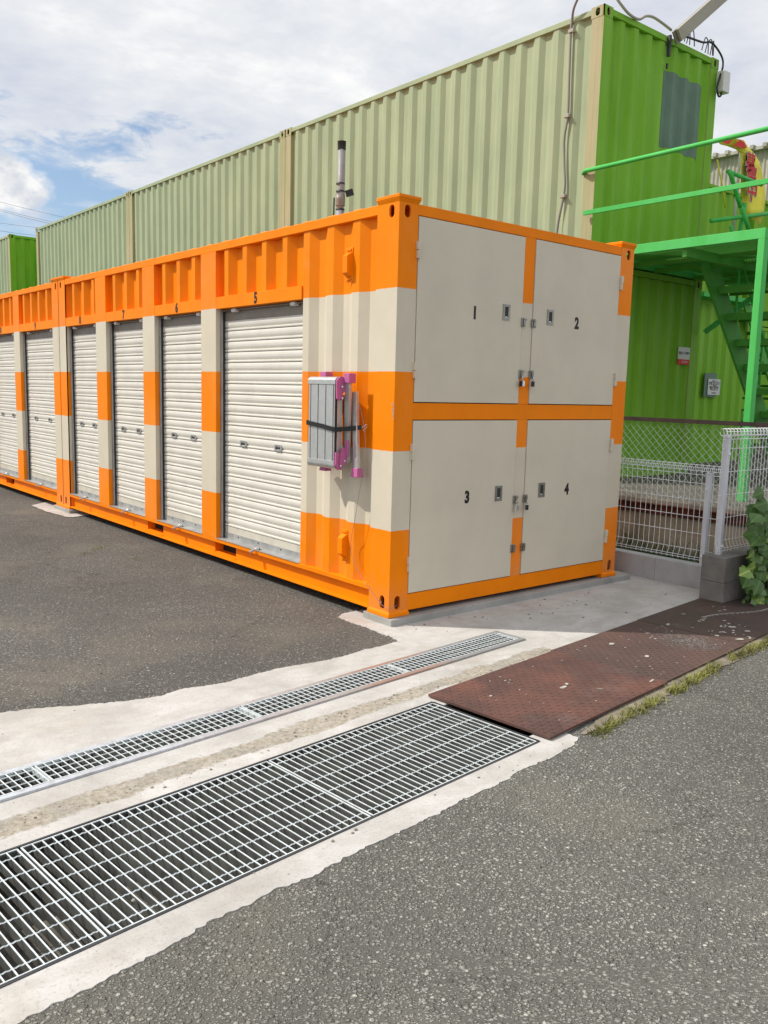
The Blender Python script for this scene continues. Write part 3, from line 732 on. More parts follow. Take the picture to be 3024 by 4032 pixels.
def post_shell(mb, x0, y0, sx, sy, wx, wy, z0, z1, holes, mi=0, thx=.006):
    """corner post at outer corner (x0,y0); faces outward in -x (width wy along y) and -y/+y; sx, sy = inward direction signs"""
    # x-facing plate
    hs = [oval(y0+sy*cy, cz, w, h) for (face, cy, cz, w, h) in holes if face == 'x']
    ol = [(y0+sy*.0143, z0), (y0+sy*wy, z0), (y0+sy*wy, z1), (y0+sy*.0143, z1)]
    mb.poly(ol, 0, hs, mi, th=.014, T=lambda u, v, w: (x0-sx*w, u, v))
    hs = [oval(x0+sx*cx, cz, w, h) for (face, cx, cz, w, h) in holes if face == 'y']
    ol = [(x0, z0), (x0+sx*wx, z0), (x0+sx*wx, z1), (x0, z1)]
    mb.poly(ol, 0, hs, mi, th=.014, T=lambda u, v, w: (u, y0-sy*w, v))
    # closing sides
    mb.box((min(x0+sx*(wx-.004), x0+sx*wx), min(y0+sy*.002, y0+sy*wy), z0), (max(x0+sx*(wx-.004), x0+sx*wx), max(y0+sy*.002, y0+sy*wy), z1), mi)
    mb.box((min(x0+sx*.002, x0+sx*wx), min(y0+sy*(wy-.004), y0+sy*wy), z0), (max(x0+sx*.002, x0+sx*wx), max(y0+sy*(wy-.004), y0+sy*wy), z1), mi)
    for z in (z0, z0+.16, z1-.14, z1-.003): mb.box((min(x0+sx*.004, x0+sx*wx*.98), min(y0+sy*.004, y0+sy*wy*.98), z), (max(x0+sx*.004, x0+sx*wx*.98), max(y0+sy*.004, y0+sy*wy*.98), z+.003), mi)

def shoe(mb, x0, y0, sx, sy, wx, wy, top):
    """welded stacking plate with a chamfer"""
    o = .012
    xa, xb = sorted((x0-sx*o, x0+sx*(wx+.012))); ya, yb = sorted((y0-sy*o, y0+sy*(wy+.002)))
    xc, xd = sorted((x0+sx*.001, x0+sx*(wx-.002))); yc, yd = sorted((y0+sy*.001, y0+sy*(wy-.008)))
    if top:
        mb.box((xa, ya, 2.646), (xb, yb, 2.667)); mb.frustum((xc, yc, xd, yd, 2.620), (xa+.001, ya+.001, xb-.001, yb-.001, 2.6455))
    else:
        mb.box((xa, ya, 0), (xb, yb, .021)); mb.frustum((xa+.001, ya+.001, xb-.001, yb-.001, .0215), (xc, yc, xd, yd, .040))

def shutter(root, y0, y1, num, handles, numy=None):
    """roller shutter of the bay between y0 (near) and y1 (far)"""
    X = .082
    zt, zb = 2.012, .292
    n = 20; pitch = (zt-zb)/n
    prof = []
    for k in range(n):
        z = zt-k*pitch
        for (fz, dx) in ((0.0, .004), (.04, .0005), (.12, -.0032), (.30, -.0055), (.48, -.0045), (.62, -.001), (.70, .0045), (.745, .0065), (.76, .0005), (.80, -.0050), (.88, -.0062), (.95, -.0040), (.985, .0085)):
            prof.append((z-fz*pitch, X+dx))
    prof.append((zb, X+.003))
    mb = MB(); vs = [(x, y1+.0, z) for z, x in prof]+[(x, y0-.0, z) for z, x in prof]; m_ = len(prof)
    mb.add(vs, [(i, i+1, m_+i+1, m_+i) for i in range(m_-1)])
    sh = mb.build('roller_shutter', 'slat', root)
    sh['label'] = 'closed roller shutter below number %s' % num
    hb = MB(); hb.box((X-.004, y0, .222), (X+.02, y1, .2915)); hb.build('hem_bar', 'slatflat', sh)
    hd = MB(); hd.box((X-.003, y0, zt-.0), (X+.03, y1, 2.2)); hd.build('hood', 'hood', sh)
    # two recessed lift handles
    for fy in handles:
        h = MB(); yc = y0+(y1-y0)*fy; zc = 1.012 if num != '9' else 1.01
        T = lambda u, v, w: (X-.008-w, yc-u, zc+v)
        def rr_(w, h_, r, n_=4):
            pts = []
            for cx, cy, a0 in ((w/2-r, h_/2-r, 0), (-w/2+r, h_/2-r, PI/2), (-w/2+r, -h_/2+r, PI), (w/2-r, -h_/2+r, 3*PI/2)):
                for k in range(n_+1): a = a0+PI/2*k/n_; pts.append((cx+r*math.cos(a), cy+r*math.sin(a)))
            return pts
        h.poly(rr_(.105, .052, .018), .004, [rr_(.072, .030, .010)], 0, th=.012, T=T)
        h.poly(rr_(.072, .030, .010), -.006, [], 1, T=T)
        h.build('lift_handle', ['alu_dull', 'darksteel'], sh)
    # guide rail on the far side, and near side
    for a, b in ((y1-.018, y1+.001), (y0-.001, y0+.012)):
        far_ = a > (y0+y1)/2; g = MB()
        g.box((.044, a, .185), (.058, b, 2.10), 1); g.box((.0655, a-.004*far_, .185), (.0755, b, 2.10), 0)
        g.box((.058, a+(.010 if far_ else 0), .185), (.0655, b-(0 if far_ else .010), 2.10), 1)
        g.build('guide_rail', ['darksteel', 'alu_dull'], root)
    # rod and two white stoppers under the lintel
    s = MB(); s.tube([(.055, y0, 2.090), (.055, y1, 2.090)], .006, 8); s.build('tie_rod', 'hood', root)
    for fy in (.13, .82):
        yc = y0+(y1-y0)*fy; s = MB(); s.box((.030, yc-.032, 2.071), (.075, yc+.020, 2.099)); s.box((.036, yc+.0205, 2.075), (.070, yc+.040, 2.096))
        s.build('stopper', 'whiteplastic', root, bevel=.004)
    # sill: vertical angle with bolts and flat tread
    s = MB(); s.box((.074, y0, .186), (.0765, y1, .238)); s.box((-.004, y0, .183), (.100, y1, .1865))
    sl = s.build('sill', 'alu_dull', root)
    s = MB()
    for fy in (.28, .55, .80):
        yc = y0+(y1-y0)*fy; s = MB(); s.tube([(.0745, yc, .222), (.070, yc, .222)], .006, 8); s.build('bolt', 'darksteel', sl)
    # hasp eye where the padlock hangs
    yc = y0+(y1-y0)*.47; s = MB(); s.box((.012, yc-.016, .1868), (.040, yc+.016, .190)); s.tube([(.026, yc, .189), (.026, yc, .206)], .005, 8)
    s.build('hasp', 'steel', root)
    return yc

def padlock_tipped(x, y, z, label, sc=1.0):
    """chrome padlock lying tipped outwards over the sill edge"""
    root = thing('padlock', label, 'padlock', (x, y, z), 'padlocks on the roller shutter sills')
    T = Matrix.Translation((x, y, z)) @ Matrix.Rotation(math.radians(-18), 4, 'Z') @ Matrix.Rotation(math.radians(62), 4, 'Y')
    b = MB(); w, d, h = .036*sc, .017*sc, .040*sc
    for k in range(4): b.box((-d/2-(.0012 if k % 2 else 0), -w/2, -.052-h+.010*k), (d/2+(.0012 if k % 2 else 0), w/2, -.052-h+.010*(k+1)-.0005), 0, T)
    b.build('lock_body', 'chrome', root, bevel=.003)
    sh = MB(); pts = []
    for k in range(13): a = PI*k/12; pts.append(T @ Vector((0, .011*math.cos(a), -.030+.016*math.sin(a))))
    pts = [T @ Vector((0, .011, -.055))]+pts+[T @ Vector((0, -.011, -.055))]
    sh.tube(pts, .0032, 8); sh.build('shackle', 'chrome', root)
    return root

def orange_container(Y0, near_end, pillars, bays, nums, label, L=6.06, wall=None):
    root = thing('storage_container', label, 'container', (0, Y0, 0), 'orange and cream self storage containers')
    Y1 = Y0+L
    # corner posts
    pm = MB()
    hs_t = [('x', .072, 2.573, .050, .078), ('y', .070, 2.573, .050, .078), ('x', .072, .093, .050, .092), ('y', .072, .093, .050, .092)]
    def post(x0, y0, sx, sy, wx, wy, lab=None):
        m_ = MB(); post_shell(m_, x0, y0, sx, sy, wx, wy, .036, HT, hs_t)
        p = m_.build('corner_post', 'band', root)
        s2 = MB(); shoe(s2, x0, y0, sx, sy, wx, wy, True); s2.build('stacking_plate', 'orange', p, bevel=.0025)
        s2 = MB(); shoe(s2, x0, y0, sx, sy, wx, wy, False); s2.build('base_plate', 'orange', p, bevel=.0025)
    wxn = .158
    post(0, Y0, 1, 1, wxn, .212); post(WX, Y0, -1, 1, .168, .212)
    post(0, Y1, 1, -1, wxn, .205); post(WX, Y1, -1, -1, .168, .205)
    ya, yb = Y0+.212, Y1-.205
    # long rails
    for xa_ in (.002, WX-.062): r = MB(); r.box((xa_, ya, 2.567), (xa_+.060, yb, 2.627)); r.build('top_rail', 'orange', root, bevel=.003)
    # wavy weld bead on the roof edge
    rb = MB()
    for (y_, ) in [(ya+.0,)]:
        n = int((yb-ya)/.144)
        for k in range(n):
            y = ya+(yb-ya)*(k+.5)/n
            rb.frustum((.006, y-.055, .09, y+.055, 2.627), (.012, y-.035, .09, y+.035, 2.634 if k % 2 else 2.630))
    rb.build('roof_edge_ribs', 'orange', root)
    rf = MB(); rf.box((.06, Y0+.05, 2.60), (WX-.06, Y1-.05, 2.6265)); rf.build('roof', 'orange', root)
    # bottom rail with fork pockets
    pk = [(Y0+2.06, Y0+2.42), (Y0+3.45, Y0+3.805)]
    br = MB(); br.box((.001, ya, .166), (.066, yb, .1815)); br.box((.001, ya, .022), (.066, yb, .036))
    br.box((.0015, ya, .150), (.006, yb, .166))
    br.v = br.v; segs = [ya]+[v for p in pk for v in p]+[yb]
    web = MB()
    for a, b in zip(segs[0::2], segs[1::2]): web.box((.044, a, .036), (.052, b, .166))
    for a, b in pk:
        web.box((.044, a, .148), (.052, b, .166)); web.box((.0445, a, .036), (.052, b, .050))
        web.box((.050, a-.006, .050), (.30, a, .148)); web.box((.050, b, .050), (.30, b+.006, .148))
        web.box((.050, a, .144), (.30, b, .148)); web.box((.050, a, .050), (.30, b, .054))
        web.box((.012, a-.012, .0365), (.044, b+.012, .0405))
    bo = br.build('bottom_rail', 'orange', root, bevel=.002); web.build('rail_web', 'orange', bo)
    for a, b in pk: ib = MB(); ib.box((.30, a-.01, .03), (.31, b+.01, .16)); ib.build('pocket_back', 'blackin', bo)
    # sheet wall: full height panel near the post, header strip over the bays
    xo = .012
    ph = Y0+.405
    if wall:
        corr_sheet(corr_pts(wall[0], wall[1], ph, .288, .038, xo), .1816, 2.5668).build('corrugated_wall', 'band', root)
    for a, b in bays:
        pts = corr_pts(a, b, ph, .288, .052, xo, .062, .058); h_ = corr_sheet(pts, 2.199, 2.5668)
        if abs(b-(Y1-.205)) < .01: h_.box((.0447, Y1-.206, 2.199), (.10, Y1-.2045, 2.5668))
        h_.build('header_wall', 'orange', root)
    # pillars between bays
    for a, b in pillars:
        p = MB(); p.box((.001, a, .182), (.0445, b, 2.5668)); p.box((.0447, a, 2.105), (.10, b, 2.5668)); p.build('pillar', 'band', root, bevel=.003)
    # jambs of the first and last bay
    for (a, b), nm, hd in zip(bays, nums, [(.32, .74)]*len(bays)):
        l = MB(); l.box((.0025, a, 2.104), (.075, b, 2.199)); li = l.build('lintel', 'orange', root, bevel=.002)
        lb = MB()
        yc = (a+b)/2
        text_mesh('number', nm, .112, 'ink', lambda u, v, w: (.0022-w, yc-u, 2.151+v), li, sx=.84, bold=.0058)
        shutter(root, a, b, nm, hd)
    # inner dark box so that nothing shows behind the shutters
    core = MB(); core.box((.125, Y0+.12, .04), (WX-.05, Y1-.12, 2.59)); core.build('inner_lining', 'blackin', root)
    # plain far side and underside
    fs = corr_sheet([(y, WX-.012-(x-xo)) for y, x in reversed(corr_pts(ya, yb, ph, .288, .036, xo))], .182, 2.567)
    fs.box((WX-.06, ya, .03), (WX-.002, yb, .182)); fs.build('back_wall', 'band', root)
    return root, pk

P5, P6, P7 = (2.322, 2.584), (3.503, 3.767), (4.672, 4.950)
contA, _ = orange_container(0, True, [P5, P6, P7], [(1.064, 2.322), (2.584, 3.503), (3.767, 4.672), (4.950, 5.855)], ['5', '6', '7', '8'],
    'near orange and cream container with doors 1 to 4 and shutters 5 to 8', wall=(.212, 1.064))
YB = 6.082
contB, _ = orange_container(YB, False, [(7.555, 7.80), (8.98, 9.24), (10.15, 10.41), (11.3, 11.56)], [(6.294, 7.555), (7.80, 8.98), (9.24, 10.15), (10.41, 11.3)], ['9', '10', '11', '12'],
    'farther orange and cream container with shutter 9, running out of the left edge', wall=(11.56, 11.93))
# padlocks on sills
for (a, b), nm in zip([(1.064, 2.322), (2.584, 3.503), (3.767, 4.672), (4.950, 5.855), (6.294, 7.555), (7.80, 8.98)], '5 6 7 8 9 10'.split()):
    yc = a+(b-a)*.47
    padlock_tipped(.026, yc, .213, 'chrome padlock tipped over the sill of shutter %s' % nm)

# end wall of the near container -------------------------------------------------
for za, zb in ((2.562, 2.627), (.030, .140)): er = MB(); er.box((.158, .001, za), (2.270, .06, zb)); er.build('end_rail', 'orange', contA, bevel=.002)
e2 = MB(); e2.box((.158, .001, 1.291), (2.270, .05, 1.399)); e2.build('middle_rail', 'orange', contA, bevel=.002)
for za, zb in ((1.4, 2.562), (.140, 1.291)): e3 = MB(); e3.box((1.160, .0018, za), (1.268, .05, zb)); e3.build('door_mullion', 'band', contA, bevel=.002)
bk = MB(); bk.box((.158, .045, .14), (2.27, .06, 2.562)); bk.build('door_recess', 'blackin', contA)
far_end = MB(); far_end.box((.158, 6.0, .04), (2.27, 6.056, 2.6)); far_end.build('far_end_wall', 'orange', contA)
for ya_ in (YB+.004, YB+6.0): fe = MB(); fe.box((.158, ya_, .04), (2.27, ya_+.05, 2.6)); fe.build('end_wall', 'orange', contB)
doors = [('1', .163, 1.155, 1.405, 2.556, 1, .682, 2.001), ('2', 1.273, 2.266, 1.405, 2.556, -1, 1.765, 2.005),
         ('3', .163, 1.155, .146, 1.285, 1, .677, .755), ('4', 1.273, 2.266, .146, 1.285, -1, 1.754, .754)]
def padlock_hang(x, y, z, label, rot, dark=True, body=(.030, .022, .040)):
    root = thing('padlock', label, 'padlock', (x, y, z), 'padlocks on the locker doors')
    T = Matrix.Translation((x, y, z)) @ Matrix.Rotation(rot, 4, 'Z') @ Matrix.Rotation(math.radians(4), 4, 'Y')
    w, d, h = body
    b = MB(); n = 10; outl = []
    for k in range(n+1):
        a = -PI/2*.8+PI*.8*k/n
        outl.append((w/2*(1 if dark else 1)-.004+.004*math.cos(a*1.2), -.030-h/2+h/2*math.sin(a)/math.sin(PI*.4)))
    pts = [(-w/2, -.030-h), (w/2-.003, -.030-h), (w/2+.001, -.030-h*.75), (w/2+.002, -.030-h*.5), (w/2+.001, -.030-h*.2), (w/2-.004, -.030), (-w/2+.002, -.030)]
    b.poly(pts, d/2, [], 0, th=d, T=lambda u, v, q: T @ Vector((u, -q, v)))
    b.poly(list(pts), -d/2, [], 0, T=lambda u, v, q: T @ Vector((u, -q, v)))
    b.build('lock_body', 'chrome', root, bevel=.002)
    if dark:
        b = MB(); b.box((-w/2-.010, -d/2-.001, -.030-h), (-w/2+.001, d/2+.001, -.032), 0, T); b.build('keypad', 'black', root, bevel=.003)
    sh = MB(); pl = [T @ Vector((.009, 0, -.034))]+[T @ Vector((.009*math.cos(PI*k/10), 0, -.010+.010*math.sin(PI*k/10))) for k in range(11)]+[T @ Vector((-.009, 0, -.034))]
    sh.tube(pl, .0028, 8); sh.build('shackle', 'chrome', root)
for (nm, xa, xb, za, zb, hs, nx, nz) in doors:
    d = MB(); d.box((xa, -.0035, za), (xb, .03, zb)); do = d.build('locker_door', 'cream', contA, bevel=.002)
    do['label'] = 'cream locker door marked %s' % nm
    text_mesh('number', nm, .112, 'ink', lambda u, v, w: (nx+u, -.0042-w, nz+v), do, sx=.84, bold=.0058)
    # recessed handle
    hx = .990 if hs == 1 else 1.457; hz = 2.030 if za > 1 else .767
    h = MB(); T = lambda u, v, w: (hx+u, -.0036-w, hz+v)
    h.poly([(-.036, -.054), (.036, -.054), (.036, .054), (-.036, .054)], .004, [[(-.017, -.036), (.017, -.036), (.017, .038), (-.017, .038)]], 0, th=.006, T=T)
    h.poly([(-.017, -.036), (.017, -.036), (.017, .038), (-.017, .038)], .0012, [], 3, T=T)
    h.add([T(-.012, -.034, .0025), (T(.012, -.034, .0025)), T(.012, -.029, .0018), T(-.012, -.029, .0018)], [(0, 1, 2, 3)], 2)
    h.build('recessed_handle', ['steel', 'darksteel', 'chrome', 'slot'], do, bevel=0)
    # hinges
    xh = xa-.004 if hs == 1 else xb+.012
    for z in ((2.352, 1.607) if za > 1 else (1.085, .344)):
        h = MB(); h.box((xh-.010, -.020, z-.052), (xh+.012, .002, z-.003)); h.box((xh-.0135 if hs == 1 else xh-.008, -.022, z), (xh+.012 if hs == 1 else xh+.0155, .002, z+.050))
        h.tube([(xh+.001, -.016, z-.055), (xh+.001, -.016, z+.054)], .0065, 8)
        h.build('hinge', 'cream', do, bevel=.002)
    # hasp latches on the inner edge
    xl = 1.166 if hs == 1 else 1.276
    for k, z in enumerate((1.975, 1.613) if za > 1 else (.712, .351)):
        h = MB(); h.box((xl-.022, -.012, z-.030), (xl+.022, -.0045, z+.030)); h.box((xl-.006, -.020, z-.024), (xl+.014, -.0125, z+.026)); h.tube([(xl+.014*hs, -.012, z+.018), (xl+.022*hs, -.024, z+.018)], .004, 8)
        h.build('hasp_latch', 'steel', do, bevel=.002)
padlock_hang(1.168, -.026, 1.596, 'black and silver padlock on the lower latch of door 1', math.radians(10))
padlock_hang(1.281, -.026, 1.596, 'black and silver padlock on the lower latch of door 2', math.radians(35))
padlock_hang(1.170, -.026, .705, 'plain silver padlock on the upper latch of door 3', math.radians(0), False, (.034, .018, .044))
padlock_hang(1.279, -.026, .702, 'black and silver padlock on the upper latch of door 4', math.radians(40))
# little vent boxes on the corrugated side panel
for z in (2.29, 1.372, .405):
    v = MB(); yc = .500; v.box((.006, yc-.030, z-.112), (.0125, yc+.045, z+.112)); 
    v.add([(-.034, yc-.022, z+.055), (-.034, yc+.030, z+.055), (.006, yc+.034, z+.082), (.006, yc-.026, z+.082),
           (-.034, yc-.022, z-.055), (-.034, yc+.030, z-.055), (.006, yc+.034, z-.082), (.006, yc-.026, z-.082)],
          [(0, 1, 5, 4), (0, 3, 2, 1), (4, 5, 6, 7), (1, 2, 6, 5), (0, 4, 7, 3)])
    for s in (1, -1): v.box((-.002, yc-.018, z+s*.095-.006), (.006, yc+.030, z+s*.095+.006))
    v.build('vent_cover', 'orange', contA, bevel=.003)
# chipped paint on the near corner
ch = MB(); rc = random.Random(3)
for k in range(9):
    z = 1.30+.012*k+rc.uniform(-.004, .004); y = .004+rc.uniform(0, .016)
    ch.poly(blob(y, z, .004+.005*rc.random(), .006, rc.uniform(0, 3), 9, k+3, .5), 0, T=lambda u, v, w: (-.0006, u, v))
ch.build('paint_chip', 'alu_dull', contA)
# safety wire from the ladder down to the corner holes
w = MB()
pts = [(-.05, .36, 1.50), (-.055, .30, 1.40), (-.045, .25, 1.25), (-.03, .24, 1.05), (-.02, .30, .85), (-.015, .36, .62), (-.012, .405, .45), (-.012, .38, .33), (-.010, .25, .20), (-.012, .12, .115), (-.014, .078, .092)]
def smooth_pts(p, n=6):
    out = []; P_ = [Vector(a) for a in p]
    for i in range(len(P_)-1):
        a = P_[max(i-1, 0)]; b = P_[i]; c = P_[i+1]; d = P_[min(i+2, len(P_)-1)]
        for k in range(n):
            t = k/n; out.append(.5*((2*b)+(c-a)*t+(2*a-5*b+4*c-d)*t*t+(3*b-3*c+d-a)*t**3))
    out.append(P_[-1]); return out
w.tube(smooth_pts(pts), .0016, 5)
w.tube(smooth_pts([(-.014, .078, .092), (-.020, .03, .078), (-.018, -.014, .072), (.02, -.020, .074), (.066, -.008, .082)]), .0016, 5)
w.tube([(-.010, .072, .090), (-.018, .066, .086), (-.014, .060, .096), (-.010, .07, .1)], .0032, 5)
tag(w.build('safety_wire', 'cable'), 'thin wire running from the hanging ladder to the corner holes of the container', 'wire')

# ------------------------------------------------------------------ folding work platform hung on the wall
lad = thing('folding_step_platform', 'folded aluminium work platform with pink caps strapped to the corrugated panel', 'step platform', (-.1, .5, .95))
XF = -.150
def V3(x, y, z): return (x, y, z)
d = MB()
ydl, ydr = .735, .428        # left (far) and right (near) edges of the deck
zt_, zb_ = 1.505, 1.000
n = 4
edges = [ydl, ydl-.026, ydl-.026-.088, ydl-.026-.176, ydl-.026-.262, ydr]
for a, b in zip(edges[:-1], edges[1:]):
    d.box((XF, b+.0045, zb_), (XF+.010, a-.0045, zt_))
d.box((XF+.006, ydr, zb_), (XF+.020, ydl, zt_), 1)
dk = d.build('deck_board', ['alu', 'black'], lad, bevel=.002)
e = MB()
for (z0, z1, cap) in ((zt_, 1.528, 1), (.975, zb_, -1)):
    e.box((XF-.004, ydr-.002, z0), (XF+.030, ydl+.002, z1))
def roundbar(zc, zo):
    pts = []
    for k in range(7):
        a = PI/2*k/6; pts.append((XF-.004+.034*(1-math.cos(a)), zc+zo*math.sin(a)))
    pts.append((XF+.06, zc+zo)); pts.append((XF+.06, zc))
    vs = [(x, ydr-.003, z) for x, z in pts]+[(x, ydl+.003, z) for x, z in pts]; m_ = len(pts)
    e.add(vs, [(i, (i+1) % m_, m_+(i+1) % m_, m_+i) for i in range(m_)]+[tuple(range(m_)), tuple(range(2*m_-1, m_-1, -1))])
roundbar(1.5285, .026); roundbar(.9745, -.030)
e.build('deck_end_cap', 'alu', lad, bevel=.001)
for ya_, yb_ in ((ydr-.001, ydr+.012), (ydl-.012, ydl+.001)): s = MB(); s.box((XF+.020, ya_, .985), (XF+.062, yb_, 1.52)); s.build('side_rail', 'alu', lad, bevel=.002)
# folded legs behind the deck
lg1 = MB(); lg1.bar((XF+.078, ydr-.040, 1.52), (XF+.098, ydr-.012, .99), .050, .022, up=(1, 0, 0)); lg1.build('leg', 'alu', lad, bevel=.002)
lg2 = MB(); lg2.bar((XF+.122, ydr-.060, 1.46), (XF+.116, ydr-.100, .945), .048, .024, up=(1, 0, 0)); lg2.build('leg', 'alu', lad, bevel=.002)
lg3 = MB(); lg3.bar((XF+.100, ydl-.06, 1.545), (XF+.100, ydl-.06, .96), .030, .024, up=(1, 0, 0)); lg3.build('leg', 'alu', lad, bevel=.002)
def pk_(name, vsf): 
    m_ = MB(); vsf(m_); m_.build(name, 'pink', lad, bevel=.004)
pk_('foot_cap', lambda m_: m_.box((XF+.055, ydr-.078, 1.515), (XF+.112, ydr-.012, 1.580)))
pk_('foot_cap', lambda m_: m_.frustum((XF+.090, ydr-.138, XF+.150, ydr-.060, .898), (XF+.098, ydr-.128, XF+.142, ydr-.072, .958)))
pk_('foot_cap', lambda m_: m_.box((XF+.075, ydl-.095, 1.535), (XF+.135, ydl-.025, 1.590)))
pk_('foot_cap', lambda m_: m_.frustum((XF+.075, ydl-.098, XF+.135, ydl-.028, .912), (XF+.082, ydl-.09, XF+.128, ydl-.036, .965)))
def side_poly(m_, pts, y0, y1):
    m_.poly(pts, 0, [], 0, th=y1-y0, T=lambda u, v, q: (u, y1+q, v)); m_.poly(pts, 0, [], 0, T=lambda u, v, q: (u, y0, v))
pk_('hinge_bracket', lambda m_: side_poly(m_, [(XF+.0, 1.53), (XF+.030, 1.558), (XF+.060, 1.552), (XF+.072, 1.50), (XF+.066, 1.46), (XF+.052, 1.445), (XF+.045, 1.405), (XF+.022, 1.40), (XF+.004, 1.41)], ydr-.018, ydr-.003))
pk_('hinge_bracket', lambda m_: side_poly(m_, [(XF+.002, 1.06), (XF+.030, 1.055), (XF+.046, 1.005), (XF+.062, .972), (XF+.052, .940), (XF+.022, .942), (XF+.0, .972)], ydr-.018, ydr-.003))
pk_('hinge_bracket', lambda m_: side_poly(m_, [(XF+.042, 1.085), (XF+.050, 1.09), (XF+.095, 1.075), (XF+.100, 1.02), (XF+.082, .99), (XF+.055, .965), (XF+.030, .975), (XF+.028, 1.0)], ydr-.030, ydr-.019))
pk_('hinge_bracket', lambda m_: m_.bar((XF+.080, ydr-.034, 1.14), (XF+.084, ydr-.030, 1.03), .030, .016, up=(1, 0, 0)))
b_ = MB()
for (x, z) in ((XF+.038, 1.49), (XF+.040, 1.415), (XF+.036, .968), (XF+.07, 1.0)): b_.tube([(x, ydr-.018, z), (x, ydr-.036, z)], .008, 8)
b_.build('rivet', 'chrome', lad)
st = MB(); sp_ = smooth_pts([(XF+.10, ydl+.006, 1.246), (XF-.001, ydl+.006, 1.244), (XF-.007, ydl-.02, 1.240), (XF-.007, .56, 1.226), (XF-.007, ydr+.015, 1.212), (XF+.012, ydr-.016, 1.210), (XF+.07, ydr-.05, 1.216), (XF+.13, ydr-.12, 1.228)], 4)
for a, b in zip(sp_[:-1], sp_[1:]): st.bar(a, b+(b-a)*.12, .005, .030)
strap = st.build('strap', 'black', lad)
hk = MB(); hk.tube(smooth_pts([(-.02, ydr-.115, 1.228), (-.01, ydr-.14, 1.235), (0.0, ydr-.15, 1.25), (.01, ydr-.14, 1.23), (-.005, ydr-.125, 1.21), (.012, ydr-.13, 1.20)]), .003, 5); hk.build('hook', 'chrome', strap)

# ------------------------------------------------------------------ grey pipe between the containers
def lathe(mb, c, prof, n=20, mi=0):
    vs = []
    for (z, r) in prof:
        for k in range(n): a = 2*PI*k/n; vs.append((c[0]+r*math.cos(a), c[1]+r*math.sin(a), c[2]+z))
    fs = []
    for i in range(len(prof)-1):
        for k in range(n): fs.append((i*n+k, i*n+(k+1) % n, (i+1)*n+(k+1) % n, (i+1)*n+k))
    fs.append(tuple((len(prof)-1)*n+k for k in range(n)))
    mb.add(vs, fs, mi, True)
px, py = 2.90, 4.565
ZP = 4.69
pr = thing('drain_pipe', 'grey plastic pipe standing behind the orange container with a black cap', 'pipe', (px, py, G))
m_ = MB(); lathe(m_, (px, py, 0), [(G, .048), (3.645, .048)]); m_.tube([(px, py, 3.625), (px, py, 3.745)], .043, 20); lathe(m_, (px+.006, py-.004, 0), [(3.725, .045), (4.365, .045)]); m_.build('pipe_tube', 'pipe', pr)
m_ = MB(); lathe(m_, (px+.006, py-.004, 0), [(4.325, .050), (4.415, .051), (4.420, .055)]); m_.build('pipe_cap', 'black', pr)
m_ = MB()
for z in (3.625, 3.755, 3.835, 3.925): lathe(m_, (px, py, 0), [(z, .053), (z+.018, .053)])
m_.build('clamp', 'black', pr); m_ = MB(); m_.bar((px+.05, py-.04, 3.815), (px+.12, py-.10, 3.845), .05, .07); m_.build('clamp_bolt_housing', 'black', pr)
m_ = MB(); m_.tube([(px-.05, py+.07, 3.2), (px-.045, py+.07, 3.775)], .012, 8); m_.build('cable', 'black', pr)
m_ = MB(); lathe(m_, (px, py, 0), [(3.675, .056), (3.745, .060), (3.805, .056)]); m_.build('coupling', 'hood', pr)

# ------------------------------------------------------------------ green containers
def casting(mb, x0, y0, z0, z1, sx, sy, mi=0):
    holes = []
    a, b = sorted((x0, x0+sx*.165)); c, d = sorted((y0, y0+sy*.18))
    zc = (z0+z1)/2
    mb.poly([(c, z0), (d, z0), (d, z1), (c, z1)], 0, [oval((c+d)/2, zc, .062, .088)], mi, th=.012, T=lambda u, v, w: (x0-sx*w, u, v))
    mb.poly([(a, z0), (b, z0), (b, z1), (a, z1)], 0, [oval((a+b)/2, zc, .055, .088)], mi, th=.012, T=lambda u, v, w: (u, y0-sy*w, v))
    mb.box((min(x0+sx*.001, x0+sx*.165), min(y0+sy*.001, y0+sy*.18), z0), (max(x0+sx*.001, x0+sx*.165), max(y0+sy*.001, y0+sy*.18), z0+.004), mi)
    mb.box((min(x0+sx*.001, x0+sx*.165), min(y0+sy*.001, y0+sy*.18), z1-.004), (max(x0+sx*.001, x0+sx*.165), max(y0+sy*.001, y0+sy*.18), z1), mi)
    mb.box((x0+sx*.16-.002, min(y0+sy*.002, y0+sy*.178), z0+.004), (x0+sx*.16+.002, max(y0+sy*.002, y0+sy*.178), z1-.004), mi)
